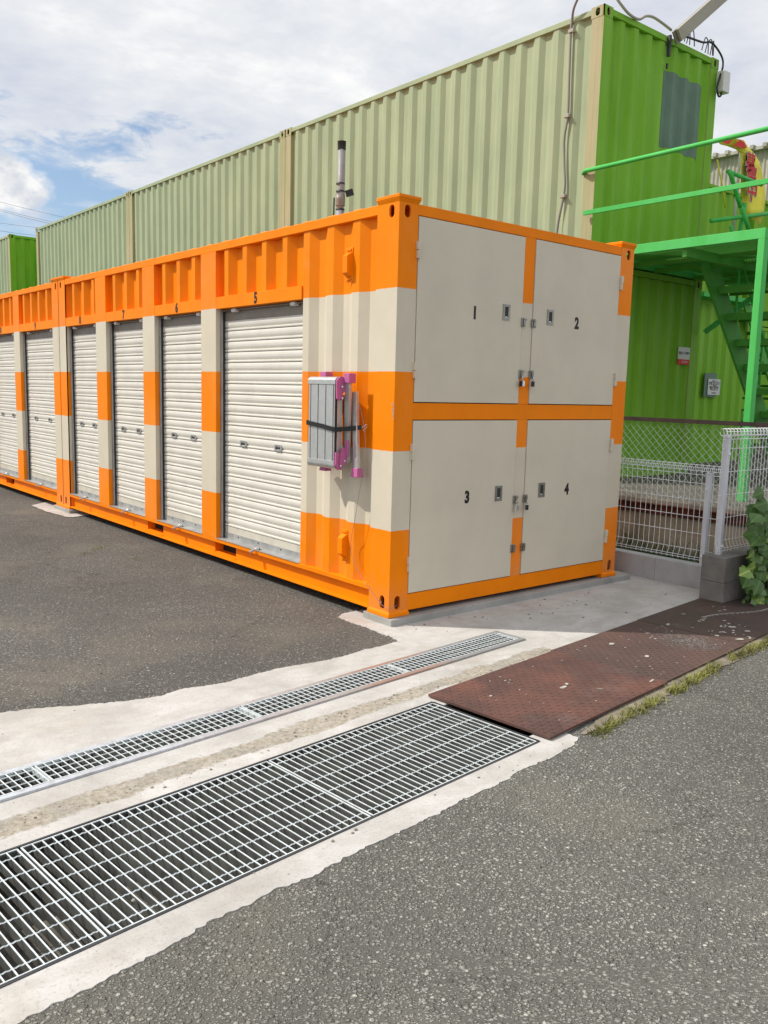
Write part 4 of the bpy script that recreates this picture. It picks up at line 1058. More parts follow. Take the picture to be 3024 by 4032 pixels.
def green_container(x, y, z, H, L, label, group, side='g_side', end='g_end', period=.292, Wd=2.438, rot90=False):
    root = thing('green_container', label, 'container', (x, y, z), group)
    x1, y1, z1 = x+Wd, y+L, z+H
    pw = .165
    for (px_, py_, sx, sy) in ((x, y, 1, 1), (x1, y, -1, 1), (x, y1, 1, -1), (x1, y1, -1, -1)):
        a, b = sorted((px_, px_+sx*pw)); c, d = sorted((py_, py_+sy*pw)); p = MB()
        p.add([(a, c, z+.118), (b, c, z+.118), (b, d, z+.118), (a, d, z+.118), (a, c, z1-.118), (b, c, z1-.118), (b, d, z1-.118), (a, d, z1-.118)],
              [(1, 2, 6, 5), (3, 0, 4, 7)], 0)
        p.f += [(0, 1, 5, 4), (2, 3, 7, 6)]; p.m += [1, 0] if sy > 0 else [0, 1]; p.sm += [False, False]
        po = p.build('corner_post', ['g_post' if side == 'g_side' else side, end], root)
        for (za, zb) in ((z, z+.118), (z1-.118, z1)):
            k = MB(); casting(k, px_-sx*.003, py_-sy*.003, za, zb+.002, sx, sy)
            for i, f in enumerate(k.f):
                vs = [Vector(k.v[j]) for j in f]; nrm = (vs[1]-vs[0]).cross(vs[2]-vs[1])
                k.m[i] = 1 if abs(nrm.y) > abs(nrm.x)*1.01 and abs(nrm.y) > abs(nrm.z) else 0
            k.build('corner_casting', ['g_post' if side == 'g_side' else side, end], po)
    for za, zb in ((z1-.075, z1-.012), (z+.01, z+.15)):
        for xx in (x, x1-.06): r = MB(); r.box((xx+.001, y+pw, za), (xx+.059, y1-pw, zb)); r.build('side_rail', side, root, bevel=.004)
        for yy in (y, y1-.06): r = MB(); r.box((x+pw, yy+.001, za-.005), (x1-pw, yy+.059, zb+.002)); r.build('end_rail', end, root, bevel=.004)
    ph = y+pw+.20; n = 6
    s = corr_sheet(corr_pts(y+pw, y1-pw, ph, period, .040, x+.012, .072, .068), z+.15, z1-.075); s.build('side_wall', side, root)
    s = corr_sheet([(yy, x1-.012-(xx-x-.012)) for yy, xx in reversed(corr_pts(y+pw, y1-pw, ph, period, .040, x+.012))], z+.15, z1-.075); s.build('side_wall', side, root)
    Pn = lambda a, b, zz: (a, b, zz)
    pts = corr_pts(x+pw, x1-pw, x+.34, .275, .042, y+.012, .075, .065)
    s = MB(); nn = len(pts); vs = [(a, b, z+.15) for a, b in pts]+[(a, b, z1-.085) for a, b in pts]
    s.add(vs, [(i, i+1, nn+i+1, nn+i) for i in range(nn-1)]); s.build('end_wall', end, root)
    s = MB(); s.box((x+pw, y1-.05, z+.15), (x1-pw, y1-.02, z1-.085)); s.build('end_wall', end, root)
    s = MB(); s.box((x+.05, y+.05, z1-.04), (x1-.05, y1-.05, z1-.020)); s.build('roof', side, root)
    s = MB(); s.box((x+.06, y+.06, z+.10), (x1-.06, y1-.06, z+.12)); s.build('floor', side, root)
    return root
GX, GY, GL = 4.904, 2.336, 6.574
gu = []
ul = ['upper green container nearest the stairs, with the grey patch on its end', 'upper sage green container second from the stairs', 'upper sage green container at the far end of the long row']
ll = ['lower green container under the one with the grey patch, behind the fences', 'lower green container in the middle of the long row', 'lower green container at the far end of the long row']
for k in range(3):
    yk = GY+k*(GL+.012)
    gu.append(green_container(GX, yk, YARD+2.611, 2.80, GL, ul[k], 'green containers stacked behind the orange ones'))
    green_container(GX, yk, YARD, 2.605, GL, ll[k], 'green containers stacked behind the orange ones')
green_container(4.45, 23.05, YARD+2.60, 2.71, 6.06, 'upper container with tan side and green end beyond the long row', 'green containers beyond the long row')
green_container(4.45, 23.05, YARD, 2.595, 6.06, 'lower container with tan side beyond the long row', 'green containers beyond the long row')
# right hand stack behind the stairs
green_container(8.9, 5.25, YARD+2.611, 2.591, 6.06, 'upper green container behind the stair rails and the yellow banner', 'green containers behind the stairs', side='g_end')
green_container(8.9, 5.25, YARD, 2.605, 6.06, 'lower green container seen between the stair treads', 'green containers behind the stairs', side='g_end')
green_container(11.5, 5.35, YARD+2.611, 2.591, 6.06, 'upper green container at the right edge beyond the banner', 'green containers behind the stairs', side='g_end')
green_container(11.5, 5.35, YARD, 2.605, 6.06, 'lower green container at the right edge behind the stairs', 'green containers behind the stairs', side='g_end')
green_container(14.1, 5.30, YARD+2.611, 2.591, 6.06, 'upper green container hidden furthest right behind the stairs', 'green containers behind the stairs', side='g_end')
green_container(14.1, 5.30, YARD, 2.605, 6.06, 'lower green container hidden furthest right behind the stairs', 'green containers behind the stairs', side='g_end')

# grey-green touch-up patch follows the end wall corrugation
pts = corr_pts(GX+.165, GX+2.438-.165, GX+.34, .275, .042, GY+.012, .075, .065)
def ywall(xq):
    for a, b in zip(pts[:-1], pts[1:]):
        if a[0] <= xq <= b[0]: return a[1]+(b[1]-a[1])*(xq-a[0])/(b[0]-a[0])
    return GY+.01
def wall_patch(x0, x1, z0a, z0b, z1a, z1b, name, material, parent, wall=ywall, off=.004):
    xs = sorted([x0, x1]+[p[0] for p in pts if x0 < p[0] < x1]+[x0+(x1-x0)*k/24 for k in range(1, 24)])
    mb = MB(); vs = []
    for i, xq in enumerate(xs):
        q = (xq-x0)/(x1-x0); r1 = noise.noise(Vector((xq*9, 1, 0)))*.03; r2 = noise.noise(Vector((xq*9, 5, 0)))*.03
        vs.append((xq, wall(xq)-off, z0a+(z0b-z0a)*q+r1))
    for i, xq in enumerate(xs):
        q = (xq-x0)/(x1-x0); r2 = noise.noise(Vector((xq*9, 5, 0)))*.03
        vs.append((xq, wall(xq)-off, z1a+(z1b-z1a)*q+r2))
    n = len(xs); mb.add(vs, [(i, i+1, n+i+1, n+i) for i in range(n-1)])
    return mb.build(name, material, parent)
wall_patch(6.17, 7.06, 4.58, 4.56, 5.47, 5.47, 'touch_up_patch', 'g_patch', gu[0])
lowA = [o for o in bpy.data.objects if o.get('label', '').startswith('lower green container under')][0]
# cable, conduit and junction box on the upper container
cb = thing('conduit', 'grey conduit looping over the corner and hanging down the side of the upper green container', 'cable', (4.88, 2.8, 5.8))
m_ = MB(); cpts = [(4.95, 2.44, 6.35), (4.84, 2.50, 6.17), (4.82, 2.62, 6.02), (4.84, 2.72, 5.90), (4.885, 2.775, 5.80), (4.885, 2.785, 5.68), (4.885, 2.775, 5.2), (4.885, 2.765, 4.75), (4.885, 2.80, 4.5), (4.885, 2.78, 4.2), (4.885, 2.755, 3.98), (4.885, 2.765, 3.83), (4.885, 2.83, 3.5), (4.885, 2.86, 3.1)]
m_.tube(smooth_pts(cpts), .014, 8); m_.build('conduit_run', 'cable', cb)
for z in (5.68, 4.74, 3.83):
    m_ = MB(); m_.box((4.862, 2.735, z-.02), (4.905, 2.81, z+.02)); m_.build('conduit_clip', 'cablelt', cb, bevel=.004)
m_ = MB(); m_.tube(smooth_pts([(4.95, 2.44, 6.35), (5.02, 2.40, 6.12), (5.12, 2.36, 6.0), (5.20, 2.33, 5.92), (5.34, 2.31, 5.85), (5.55, 2.33, 5.86), (5.68, 2.33, 5.93), (5.82, 2.33, 5.96), (6.0, 2.33, 5.95), (6.22, 2.33, 5.92)]), .016, 8); m_.build('conduit_bend', 'cablelt', cb)
bc = MB()
bc.tube(smooth_pts([(6.3, 2.32, 5.90), (6.6, 2.32, 5.93), (6.9, 2.31, 5.95), (7.06, 2.30, 5.99), (7.2, 2.29, 5.95), (7.33, 2.28, 5.86), (7.34, 2.27, 5.75), (7.29, 2.27, 5.62), (7.24, 2.27, 5.48), (7.27, 2.26, 5.38), (7.33, 2.26, 5.40), (7.34, 2.27, 5.5)]), .013, 6)
for xq, dx in ((6.55, .12), (6.62, -.08), (6.98, .12), (7.05, -.1), (7.1, .05)):
    bc.tube(smooth_pts([(xq, 2.32, 5.85), (xq+dx*.3, 2.31, 5.98), (xq+dx, 2.31, 6.02+.03*dx), (xq+dx*1.5, 2.32, 5.86)]), .007, 5)
tag(bc.build('black_cable', 'black'), 'tangled black cable along the roof edge of the upper green container', 'cable')
jb = MB(); jb.box((7.30, 2.22, 5.44), (7.46, 2.33, 5.70)); tag(jb.build('junction_box', 'whiteplastic', bevel=.008), 'pale grey junction box at the top right corner of the upper green container', 'junction box')
# lamp bracket board
lb = thing('floodlight_arm', 'pale metal arm sloping up over the roof edge of the upper green container', 'light arm', (6.25, 2.2, 5.85))
m_ = MB(); m_.bar((6.22, 2.22, 5.83), (7.75, 1.95, 7.15), .15, .04, up=(0, 1, 0)); m_.build('arm_board', 'shed', lb, bevel=.004)
m_ = MB(); m_.bar((6.20, 2.262, 5.80), (7.73, 1.992, 7.12), .16, .02, up=(0, 1, 0)); m_.build('arm_back', 'hood', lb)
m_ = MB(); m_.box((6.15, 2.29, 5.60), (6.185, 2.33, 5.84)); m_.box((6.155, 2.31, 5.46), (6.18, 2.33, 5.52)); m_.build('bracket', 'darksteel', lb)

# ------------------------------------------------------------------ signs
def ywall_at(x, off=.02): return GY-.004-off*0
sg = thing('camera_warning_sign', 'small white sign with a red strip on the lower green container', 'sign', (7.01, GY-.01, 2.03))
m_ = MB(); m_.box((6.875, GY-.010, 1.990), (7.155, GY-.004, 2.150)); m_.build('sign_board', 'paper', sg)
m_ = MB(); m_.box((6.875, GY-.0102, 1.922), (7.155, GY-.004, 1.989)); m_.build('red_strip', 'red', sg)
text_mesh('sign_text', '監視カメラ作動中', .040, 'ink', lambda u, v, w: (7.015+u, GY-.0105-w, 2.070+v), sg, sx=.80, bold=.0006)
text_mesh('strip_text', '防犯録画中', .034, 'paper', lambda u, v, w: (7.04+u, GY-.0106-w, 1.955+v), sg, sx=.9)
YR = 5.25
def onY(px, pz, Y):   # shift a point seen on the plane y=GY along the camera ray onto plane y=Y
    t = (Y+4.18074)/(GY+4.18074); return (-3.5163+(px+3.5163)*t, 1.47168+(pz-1.47168)*t)
# notice sheet hangs on the stair side of the lower container post
a = onY(7.68, 1.75, 3.30); b = onY(8.0, 1.53, 3.30)
ng = thing('notice_sheet', 'white paper notice with lines of small print on a grey board near the stairs', 'notice', (a[0], 3.3, b[1]))
m_ = MB(); ga = onY(7.585, 1.83, 3.31); gb = onY(7.90, 1.50, 3.31); m_.box((ga[0], 3.305, gb[1]), (gb[0], 3.315, ga[1])); m_.build('back_board', 'g_patch', ng)
m_ = MB(); m_.box((a[0], 3.290, b[1]), (b[0], 3.298, a[1])); m_.build('sheet', 'paper', ng)
xc = (a[0]+b[0])/2; hh = a[1]-b[1]
for k, (s_t, sz, bo) in enumerate((('お知らせ', .042, 0), ('空室 あります', .055, .001), ('ご連絡は', .040, 0), ('電話 受付中', .055, .001), ('ご自由にお問合せください', .022, 0), ('管理事務所', .028, 0))):
    zc = a[1]-hh*(.15+.135*k+(0.06 if k == 5 else 0))
    text_mesh('notice_text', s_t, sz, 'ink', lambda u, v, w: (xc+u, 3.2895-w, zc+v), ng, sx=.95, bold=bo)
# fence board behind notice: corrugated green side screen between stack and stairs
s = MB(); xa_ = GX+2.47
ptsn = corr_pts(xa_, 10.6, xa_+.3, .275, .042, 3.33, .075, .065); nn = len(ptsn)
s.add([(u, v, YARD) for u, v in ptsn]+[(u, v, 3.03) for u, v in ptsn], [(i, i+1, nn+i+1, nn+i) for i in range(nn-1)])
s.box((xa_, 3.34, 2.95), (10.6, 3.40, 3.05))
tag(s.build('green_screen_wall', 'g_end'), 'corrugated green wall with the paper notice beside the stairs', 'wall')

# ------------------------------------------------------------------ platform and stairs
pf = thing('access_platform', 'bright green steel platform with handrails at the upper container doors', 'platform', (4.85, .2, YARD))
XP = 4.85; YP = .20; XE = 8.2; ZP0 = 3.075; ZP1 = 3.145
m_ = MB(); m_.box((XP, YP, ZP0-.03), (XP+.05, GY-.02, ZP1)); m_.box((XP+.0505, YP, ZP0-.03), (XE, YP+.05, ZP1)); m_.box((XE-.05, YP+.0505, ZP0-.03), (XE, GY-.02, ZP1))
m_.box((XP+.0505, GY-.08, ZP0-.03), (XE-.0505, GY-.02, ZP1-.01)); m_.build('edge_beam', 'g_stair', pf, bevel=.004)
for x in (5.55, 6.1, 7.0, 7.6): m_ = MB(); m_.box((x, YP+.05, ZP0-.055), (x+.06, GY-.08, ZP0-.002)); m_.build('joist', 'g_shaded', pf)
m_ = MB(); m_.bar((XP+.05, YP+.9, ZP0-.06), (XE-.1, YP+.9, ZP0-.06), .05, .10); m_.build('cross_beam', 'g_shaded', pf)
m_ = MB()
k = YP+.05
while k < GY-.1: m_.bar((XP+.05, k, ZP1-.012), (XE-.05, k, ZP1-.012), .016, .010); k += .034
k = XP+.06
while k < XE-.06: m_.bar((k, YP+.05, ZP1-.022), (k, GY-.08, ZP1-.022), .014, .010); k += .045
m_.build('deck_mesh', 'g_shaded', pf)
for (x, y) in ((XP+.045, YP+.035), (XE-.04, YP+.035)):
    m_ = MB(); m_.box((x-.045, y-.035, YARD), (x+.045, y+.035, ZP0-.03)); m_.build('leg', 'g_stair', pf, bevel=.004)
m_ = MB(); m_.tube([(4.90, 2.50, 4.045), (4.85, 2.44, 4.055), (4.85, .20, 4.075), (4.87, .175, 4.078), (XE, .175, 4.08)], .024, 10); m_.build('top_rail', 'g_stair', pf)
m_ = MB(); m_.box((4.83, YP-.02, 3.555), (4.855, 2.42, 3.605)); m_.box((4.855, YP-.02, 3.556), (XE, YP+.0, 3.604)); m_.build('middle_rail', 'g_stair', pf, bevel=.002)
for xq in (5.45, 6.8, XE-.03):
    m_ = MB(); m_.tube([(xq, .175, ZP1-.06), (xq, .175, 4.08)], .020, 8); m_.build('rail_post', 'g_stair', pf)
# knee brace from platform to container
m_ = MB(); m_.bar((4.92, 2.25, 2.72), (4.92, 1.9, 3.02), .045, .045); m_.build('brace', 'g_shaded', pf)
m_ = MB(); m_.bar((7.40, GY-.06, 2.37), (7.62, 1.55, 2.95), .07, .06); m_.build('brace', 'g_stair', pf)

st = thing('steel_staircase', 'green open tread staircase descending from the platform, seen from below', 'staircase', (6.1, .75, YARD))
SA, SB = 1.50, .62
x0, z0 = 6.02, 3.10; slope = (3.11-1.24)/(7.68-6.06)
x1 = x0+(z0-YARD)/slope; z1 = YARD
for yy in (SA, SB):
    m_ = MB(); m_.bar((x0, yy, z0), (x1, yy, z1), .035, .30, up=(0, 0, 1)); m_.build('stringer', 'g_shaded', st, bevel=.003)
nt = 9
for k in range(1, nt):
    q = k/nt; xx = x0+(x1-x0)*q+.03; zz = z0+(z1-z0)*q
    m_ = MB(); m_.box((xx-.03, SB+.018, zz-.012), (xx+.25, SA-.018, zz+.004)); m_.box((xx-.03, SB+.018, zz-.080), (xx-.024, SA-.018, zz-.012)); m_.box((xx+.244, SB+.018, zz-.080), (xx+.25, SA-.018, zz-.012))
    m_.build('tread', 'g_shaded', st)
for yy in (SA+.02,):
    m_ = MB(); m_.tube([(x0+.5, yy, z0+.45), (x1-.1, yy, z1+1.0)], .022, 8)
    for q in (.34, .66, .96): 
        xx = x0+(x1-x0)*q; zz = z0+(z1-z0)*q; m_.tube([(xx, yy, zz), (xx, yy, zz+1.0)], .018, 8)
    m_.build('handrail', 'g_stair', st)
# second, farther staircase with its own landing
s2 = thing('steel_staircase', 'farther green staircase with close treads behind the near stairs', 'staircase', (10.3, 4.0, YARD))
x0b, z0b = 10.15, 3.04; slb = (2.91-1.05)/(11.96-10.32); x1b = x0b+(z0b-YARD)/slb
for yy in (4.05, 3.15+.04):
    m_ = MB(); m_.bar((x0b, yy, z0b), (x1b, yy, YARD), .03, .22); m_.build('stringer', 'g_shaded', s2)
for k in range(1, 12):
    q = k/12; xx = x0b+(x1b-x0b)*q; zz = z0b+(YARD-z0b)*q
    m_ = MB(); m_.box((xx-.02, 3.22, zz-.04), (xx+.20, 4.03, zz)); m_.build('tread', 'g_shaded', s2)
m_ = MB(); m_.box((8.7, 3.1, 3.02), (10.25, 4.9, 3.09)); m_.build('landing', 'g_stair', s2)
# rails and posts on the platform's far side
rl = MB(); STAIR_RAILS = True

# ------------------------------------------------------------------ banner
def ray_pt(px, py, Y):
    """point on plane y=Y seen at photo pixel (in 1659 px wide frame)"""
    X_ = (px*1.8228-1512)/3381.53; Y_ = -(py*1.8228-2016)/3381.53
    d_ = rr*X_+uu*Y_+f_; t_ = (Y-EYE.y)/d_.y
    return EYE+d_*t_
YBN = 2.2
bn = thing('advertising_banner', 'yellow banner with red lettering bent over by the wind on a white pole', 'banner', tuple(ray_pt(1590, 500, YBN)))
ctr = [(1560, 309, 1612, 305), (1578, 318, 1630, 318), (1600, 332, 1638, 330), (1604, 350, 1641, 345), (1603, 370, 1645, 362), (1601, 390, 1648, 380), (1600, 410, 1652, 402), (1602, 430, 1653, 425), (1607, 450, 1650, 452), (1612, 462, 1643, 480)]
ctr = [(1548, 304, 1556, 296), (1556, 312, 1585, 298), (1572, 316, 1606, 303), (1590, 323, 1616, 318), (1600, 333, 1630, 333), (1601, 350, 1640, 350), (1601, 370, 1645, 368), (1600, 390, 1648, 388), (1600, 410, 1652, 408), (1602, 428, 1653, 428), (1607, 448, 1650, 452), (1614, 466, 1643, 485)]
m_ = MB(); vs = []
for i, (a, b, c, d) in enumerate(ctr):
    for k in range(4):
        q = k/3; p = ray_pt(a+(c-a)*q, b+(d-b)*q, YBN+.05*math.sin(i*.9+k)); vs.append(p)
m_.add(vs, [(i*4+k, i*4+k+1, (i+1)*4+k+1, (i+1)*4+k) for i in range(len(ctr)-1) for k in range(3)], 0, True)
bcl = m_.build('banner_cloth', 'yellow', bn)
so = bcl.modifiers.new('thickness', 'SOLIDIFY'); so.thickness = .004
YT = YBN-.09
for (chs, cx, cy, szp) in (('募', 1620, 355, 25), ('集', 1622, 384, 29), ('中', 1624, 415, 28)):
    c = ray_pt(cx, cy, YT); e = ray_pt(cx+szp, cy, YT); w_ = (e-c).length
    for nm_, mm, bo, dy in (('banner_outline', 'ink', .052, .0), ('banner_halo', 'paper', .036, -.004), ('banner_letter', 'red', .012, -.008)):
        text_mesh(nm_, chs, w_*.86, mm, lambda u, v, w, c=c, dy=dy: (c.x+u*.98+v*.05, YT+dy-w, c.z+v), bn, sx=.98, bold=bo*w_, extrude=.0005)
m_ = MB(); p1 = ray_pt(1583, 505, YBN+.1); p2 = ray_pt(1600, 330, YBN+.1)
m_.tube([p1, p2], .022, 8); m_.build('banner_pole', 'whiteplastic', bn)
m_ = MB(); p1 = ray_pt(1549, 345, YBN+.12); p2 = ray_pt(1567, 450, YBN+.12); m_.tube([p1, p1.lerp(p2, .5)+Vector((.02, 0, 0)), p2], .012, 6); m_.build('banner_cord', 'yellow', bn)
rp = MB(); 
for q in (((1556, 306), (1582, 301), (1575, 312)), ((1584, 316), (1598, 302), (1608, 307), (1614, 320))):
    pts3 = [ray_pt(a, b, YBN-.07) for a, b in q]; rp.add(pts3, [tuple(range(len(pts3)))])
rp.build('banner_print', 'red', bn)

for nm_, pl_, Yp in (('stair_rail_end', [(1576, 372), (1581, 384), (1593, 425), (1600, 447)], 1.52), ('stair_rail_end', [(1602, 448), (1620, 503)], 1.50),
                     ('guard_rail', [(1572, 370), (1645, 399)], 1.9), ('guard_rail', [(1536, 477), (1700, 456)], 2.1), ('guard_post', [(1608, 440), (1586, 600)], 2.15)):
    m_ = MB(); m_.tube([ray_pt(a, b, Yp) for a, b in pl_], .027 if 'post' not in nm_ else .035, 8); m_.build(nm_, 'g_stair', pf)

# ------------------------------------------------------------------ far shed
YS = 14.0
p1 = ray_pt(1480, 372, YS); p2 = ray_pt(1720, 305, YS)
zs = 1.47+(ray_pt(1600, 334, YS).z-1.47)
sd = thing('corrugated_shed', 'weathered corrugated shed roofline behind the green containers at the right edge', 'shed', (24, 14, YARD))
e1 = ray_pt(1530, 348, 14.0)
# wall running away along y on the x-facing side: find two points on a vertical plane x = const with equal height
xs_ = 19.0
def ray_x(px, py, X):
    X_ = (px*1.8228-1512)/3381.53; Y_ = -(py*1.8228-2016)/3381.53
    d_ = rr*X_+uu*Y_+f_; t_ = (X-EYE.x)/d_.x
    return EYE+d_*t_
q1 = ray_x(1545, 347, xs_); q2 = ray_x(1659, 320, xs_)
ztop = (q1.z+q2.z)/2
m_ = MB(); pts2 = corr_pts(q2.y-6, q1.y+6, 0, .12, .03, xs_, .02, .04); nn = len(pts2)
m_.add([(x, y, YARD) for y, x in pts2]+[(x, y, ztop) for y, x in pts2], [(i+1, i, nn+i, nn+i+1) for i in range(nn-1)]); m_.box((xs_+.04, q2.y-6, YARD), (xs_+8, q1.y+6, ztop-.02)); m_.build('shed_wall', 'shed', sd)
m_ = MB(); m_.box((xs_-.15, q2.y-6.1, ztop), (xs_+8.2, q1.y+6.1, ztop+.08))
k = q2.y-6
while k < q1.y+6: m_.box((xs_-.2, k, ztop+.03), (xs_+.2, k+.10, ztop+.13)); k += .35
m_.build('shed_roof', 'shed', sd)

# ------------------------------------------------------------------ raised yard, retaining wall, chain link fence
struct(MB().box((3.98, -.9, YARD-1.5), (60, 60, YARD)).build('yard_terrace', 'yardfloor'))
rw = MB(); rw.box((3.86, -.9, -.6), (4.02, 60, .34))
tag(rw.build('retaining_wall', 'conc_old', bevel=.01), 'old stained concrete retaining wall behind the white wire fence', 'wall')
rw = MB(); rw.box((3.95, -.9, .341), (4.15, 60, .475))
tag(rw.build('upstand_kerb', 'conc_kerb', bevel=.01), 'dark concrete kerb on top of the stained retaining wall', 'kerb')
rr_ = MB(); rr_.box((3.84, -.9, .345), (3.94, 20, .375)); rr_.box((3.87, -.9, .375), (3.885, 20, .43)); rr_.box((3.845, -.9, .43), (3.91, 20, .438))
tag(rr_.build('rusty_steel_beam', 'rust', bevel=.002), 'rusty red steel beam lying along the retaining wall', 'beam')
cf = thing('chain_link_fence', 'chain link fence with a dark top rail on the retaining wall', 'fence', (4.0, 0, .45))
m_ = MB(); m_.box((3.98, -.9, 1.235), (4.02, 12, 1.275)); m_.build('top_rail', 'darkrail', cf)
m_ = MB(); dy = .078; za, zb_ = .40, 1.235; H_ = zb_-za; N_ = int(3.6/dy)
hz = H_/(dy*11)
for k in range(-12, 44):
    for sgn in (1, -1):
        y = -.9+k*dy; pts4 = []
        ya_ = y; yb_ = y+sgn*11*dy
        # clip to y range
        a = (ya_, za); b = (yb_, zb_)
        if max(ya_, yb_) < -.9 or min(ya_, yb_) > 2.6: continue
        t0, t1 = 0.0, 1.0
        for lim, s_n in ((-.9, 1), (2.6, -1)):
            f0 = (ya_-lim)*s_n; f1 = (yb_-lim)*s_n
            if f0 < 0 and f1 > 0: t0 = max(t0, f0/(f0-f1))
            if f0 > 0 and f1 < 0: t1 = min(t1, f0/(f0-f1))
        if t1 <= t0: continue
        m_.tube([(4.0+.004*sgn, ya_+(yb_-ya_)*t0, za+H_*t0), (4.0+.004*sgn, ya_+(yb_-ya_)*t1, za+H_*t1)], .0021, 4, caps=False, smooth=False)
m_.build('chain_mesh', 'chain', cf)
for y in (-.85, 2.5):
    m_ = MB(); m_.tube([(4.0, y, .40), (4.0, y, 1.25)], .022, 8); m_.build('fence_post', 'chain', cf)

# ------------------------------------------------------------------ low block walls and white mesh fences
w1 = MB(); 
for a, b in ((-.78, -.18), (-.178, .30), (.302, .70), (.702, 1.1), (1.102, 1.5), (1.502, 1.9)): w1.box((2.75, a, G-.2), (2.87, b, .143))
tag(w1.build('block_kerb_wall', 'conc_wall', bevel=.003), 'low grey concrete block wall under the nearer end of the lower white fence', 'wall')
w2 = MB()
for zi, (za, zb) in enumerate(((G-.2, .112), (.114, .305))):
    xs = [2.43, 2.83, 3.23, 3.63, 4.03, 4.43, 4.9] if zi else [2.43, 2.63, 3.03, 3.43, 3.83, 4.23, 4.9]
    for a, b in zip(xs[:-1], xs[1:]): w2.box((a, -.975, za), (b-.002, -.782, zb))
tag(w2.build('block_end_wall', 'conc_dark', bevel=.004), 'taller dark block wall beside the vine, carrying the higher white fence', 'wall')

def mesh_fence(P, L, z0, z1, label, loc, group, spacing=.05, posts=(0,), rows=4, post_z0=0, post_out=-.03, start=0.0):
    """P(s, o, z): s along fence, o = outward offset. Rolled top triangle, bent foot."""
    root = thing('wire_mesh_fence', label, 'fence', loc, group)
    m_ = MB(); n = int(L/spacing); r = .0027
    H = z1-z0
    for k in range(n+1):
        s = start+k*spacing
        pts = [P(s, .020, z0-.0), P(s, .030, z0+.012), P(s, .005, z0+.065), P(s, 0, z0+.09), P(s, 0, z1-.085), P(s, .012, z1-.060)]
        for j in range(1, 10):
            a = -PI*.35-PI*1.7*j/9+PI*.15
            pts.append(P(s, .0+.030*math.cos(PI/2-j*.62+.9)*1.0, z1-.032+.030*math.sin(PI/2-j*.62+.9)))
        m_.tube(pts, r, 4, caps=False, smooth=True)
    m_.build('vertical_wire', 'white', root)
    h_ = MB()
    zs = [z0+.012, z0+.030] + [z0+.085+(H-.24)*k/(rows) for k in range(rows+1)] + [z1-.085]
    for z in zs: h_.tube([P(start-.01, .004 if z > z0+.05 else .028, z), P(start+n*spacing+.03, .004 if z > z0+.05 else .028, z)], .0026, 5)
    for a in (.2, 2.2, 4.2): h_.tube([P(start-.01, .028*math.cos(a), z1-.032+.028*math.sin(a)), P(start+n*spacing+.03, .028*math.cos(a), z1-.032+.028*math.sin(a))], .0026, 5)
    h_.build('horizontal_wire', 'white', root)
    for s in posts:
        p = MB(); a = P(s-.02, post_out-.0, post_z0); b = P(s+.02, post_out+.042, z1-.075)
        lo = [min(u, v) for u, v in zip(a, b)]; hi = [max(u, v) for u, v in zip(a, b)]; p.box(lo, hi)
        p.build('fence_post', 'lavender', root, bevel=.004)
        cpn = MB(); cpn.box((lo[0]-.003, lo[1]-.003, hi[2]+.0005), (hi[0]+.003, hi[1]+.003, hi[2]+.012)); cpn.build('post_cap', 'lavender', root, bevel=.002)
        for z in (z0+.05, z1-.19):
            q = MB(); c = P(s, post_out+.046, z); q.box((c[0]-.008, c[1]-.008, z-.008), (c[0]+.008, c[1]+.008, z+.008)); q.build('clamp', 'white', root)
    return root
mesh_fence(lambda s, o, z: (2.80-o, -.72+s, z), 2.5, .175, .955, 'lower white wire fence on the low grey block wall next to the orange container', (2.8, -.6, .14), 'white wire mesh fences', posts=(.13, 2.1), post_z0=.10, post_out=-.005)
mesh_fence(lambda s, o, z: (2.49+s, -.845-o, z), 2.4, .325, 1.262, 'higher white wire fence on the dark block wall beside the vine', (2.5, -.85, .3), 'white wire mesh fences', posts=(.045, 2.0), post_z0=.295, post_out=-.012, rows=4)

# ------------------------------------------------------------------ climbing vine
vn = thing('climbing_vine', 'leafy green vine hanging over the dark block wall at the right edge', 'vine', (2.9, -1.1, 0))
def leaf(mb, uvs, c, L, dirv, nrm, roll):
    d_ = Vector(dirv).normalized(); n_ = Vector(nrm); n_ = (n_-d_*n_.dot(d_)).normalized(); s_ = d_.cross(n_)
    s_ = (s_*math.cos(roll)+n_*math.sin(roll)).normalized(); n_ = s_.cross(d_)
    prof = [(0, 0), (.06, .22), (.16, .40), (.30, .47), (.44, .45), (.56, .37), (.70, .27), (.84, .14), (1.0, 0)]
    if R_.random() < .35: prof = [(0, 0), (-.05, .20), (.08, .42), (.22, .50), (.34, .38), (.48, .46), (.60, .36), (.76, .20), (1.0, 0)]
    vs = []; uvl = []
    for (t_, w_) in prof:
        bend = -.22*t_*t_*L
        for sgn in (-1, 0, 1):
            p = Vector(c)+d_*t_*L+s_*w_*L*sgn*.85+n_*(bend+(-.10*w_*L*abs(sgn)*1.0)+.006*L*math.sin(t_*18)*abs(sgn)); vs.append(p); uvl.append((.5+.5*sgn*w_, t_))
    fs = []
    for i in range(len(prof)-1):
        a = i*3; fs += [(a, a+1, a+4, a+3), (a+1, a+2, a+5, a+4)]
    mb.add(vs, fs, 0, True); uvs.extend([[uvl[j] for j in f] for f in fs])
def build_leaves(specs, name, material):
    mb = MB(); uvs = []
    for sp_ in specs: leaf(mb, uvs, *sp_)
    o = mb.build(name, material, vn); lay = o.data.uv_layers.new(name='UVMap'); i = 0
    for f in uvs:
        for uv in f: lay.data[i].uv = uv; i += 1
    return o
def rp_(px, py, Y): return ray_pt(px, py, Y)
rv = random.Random(5); dark, yel = [], []
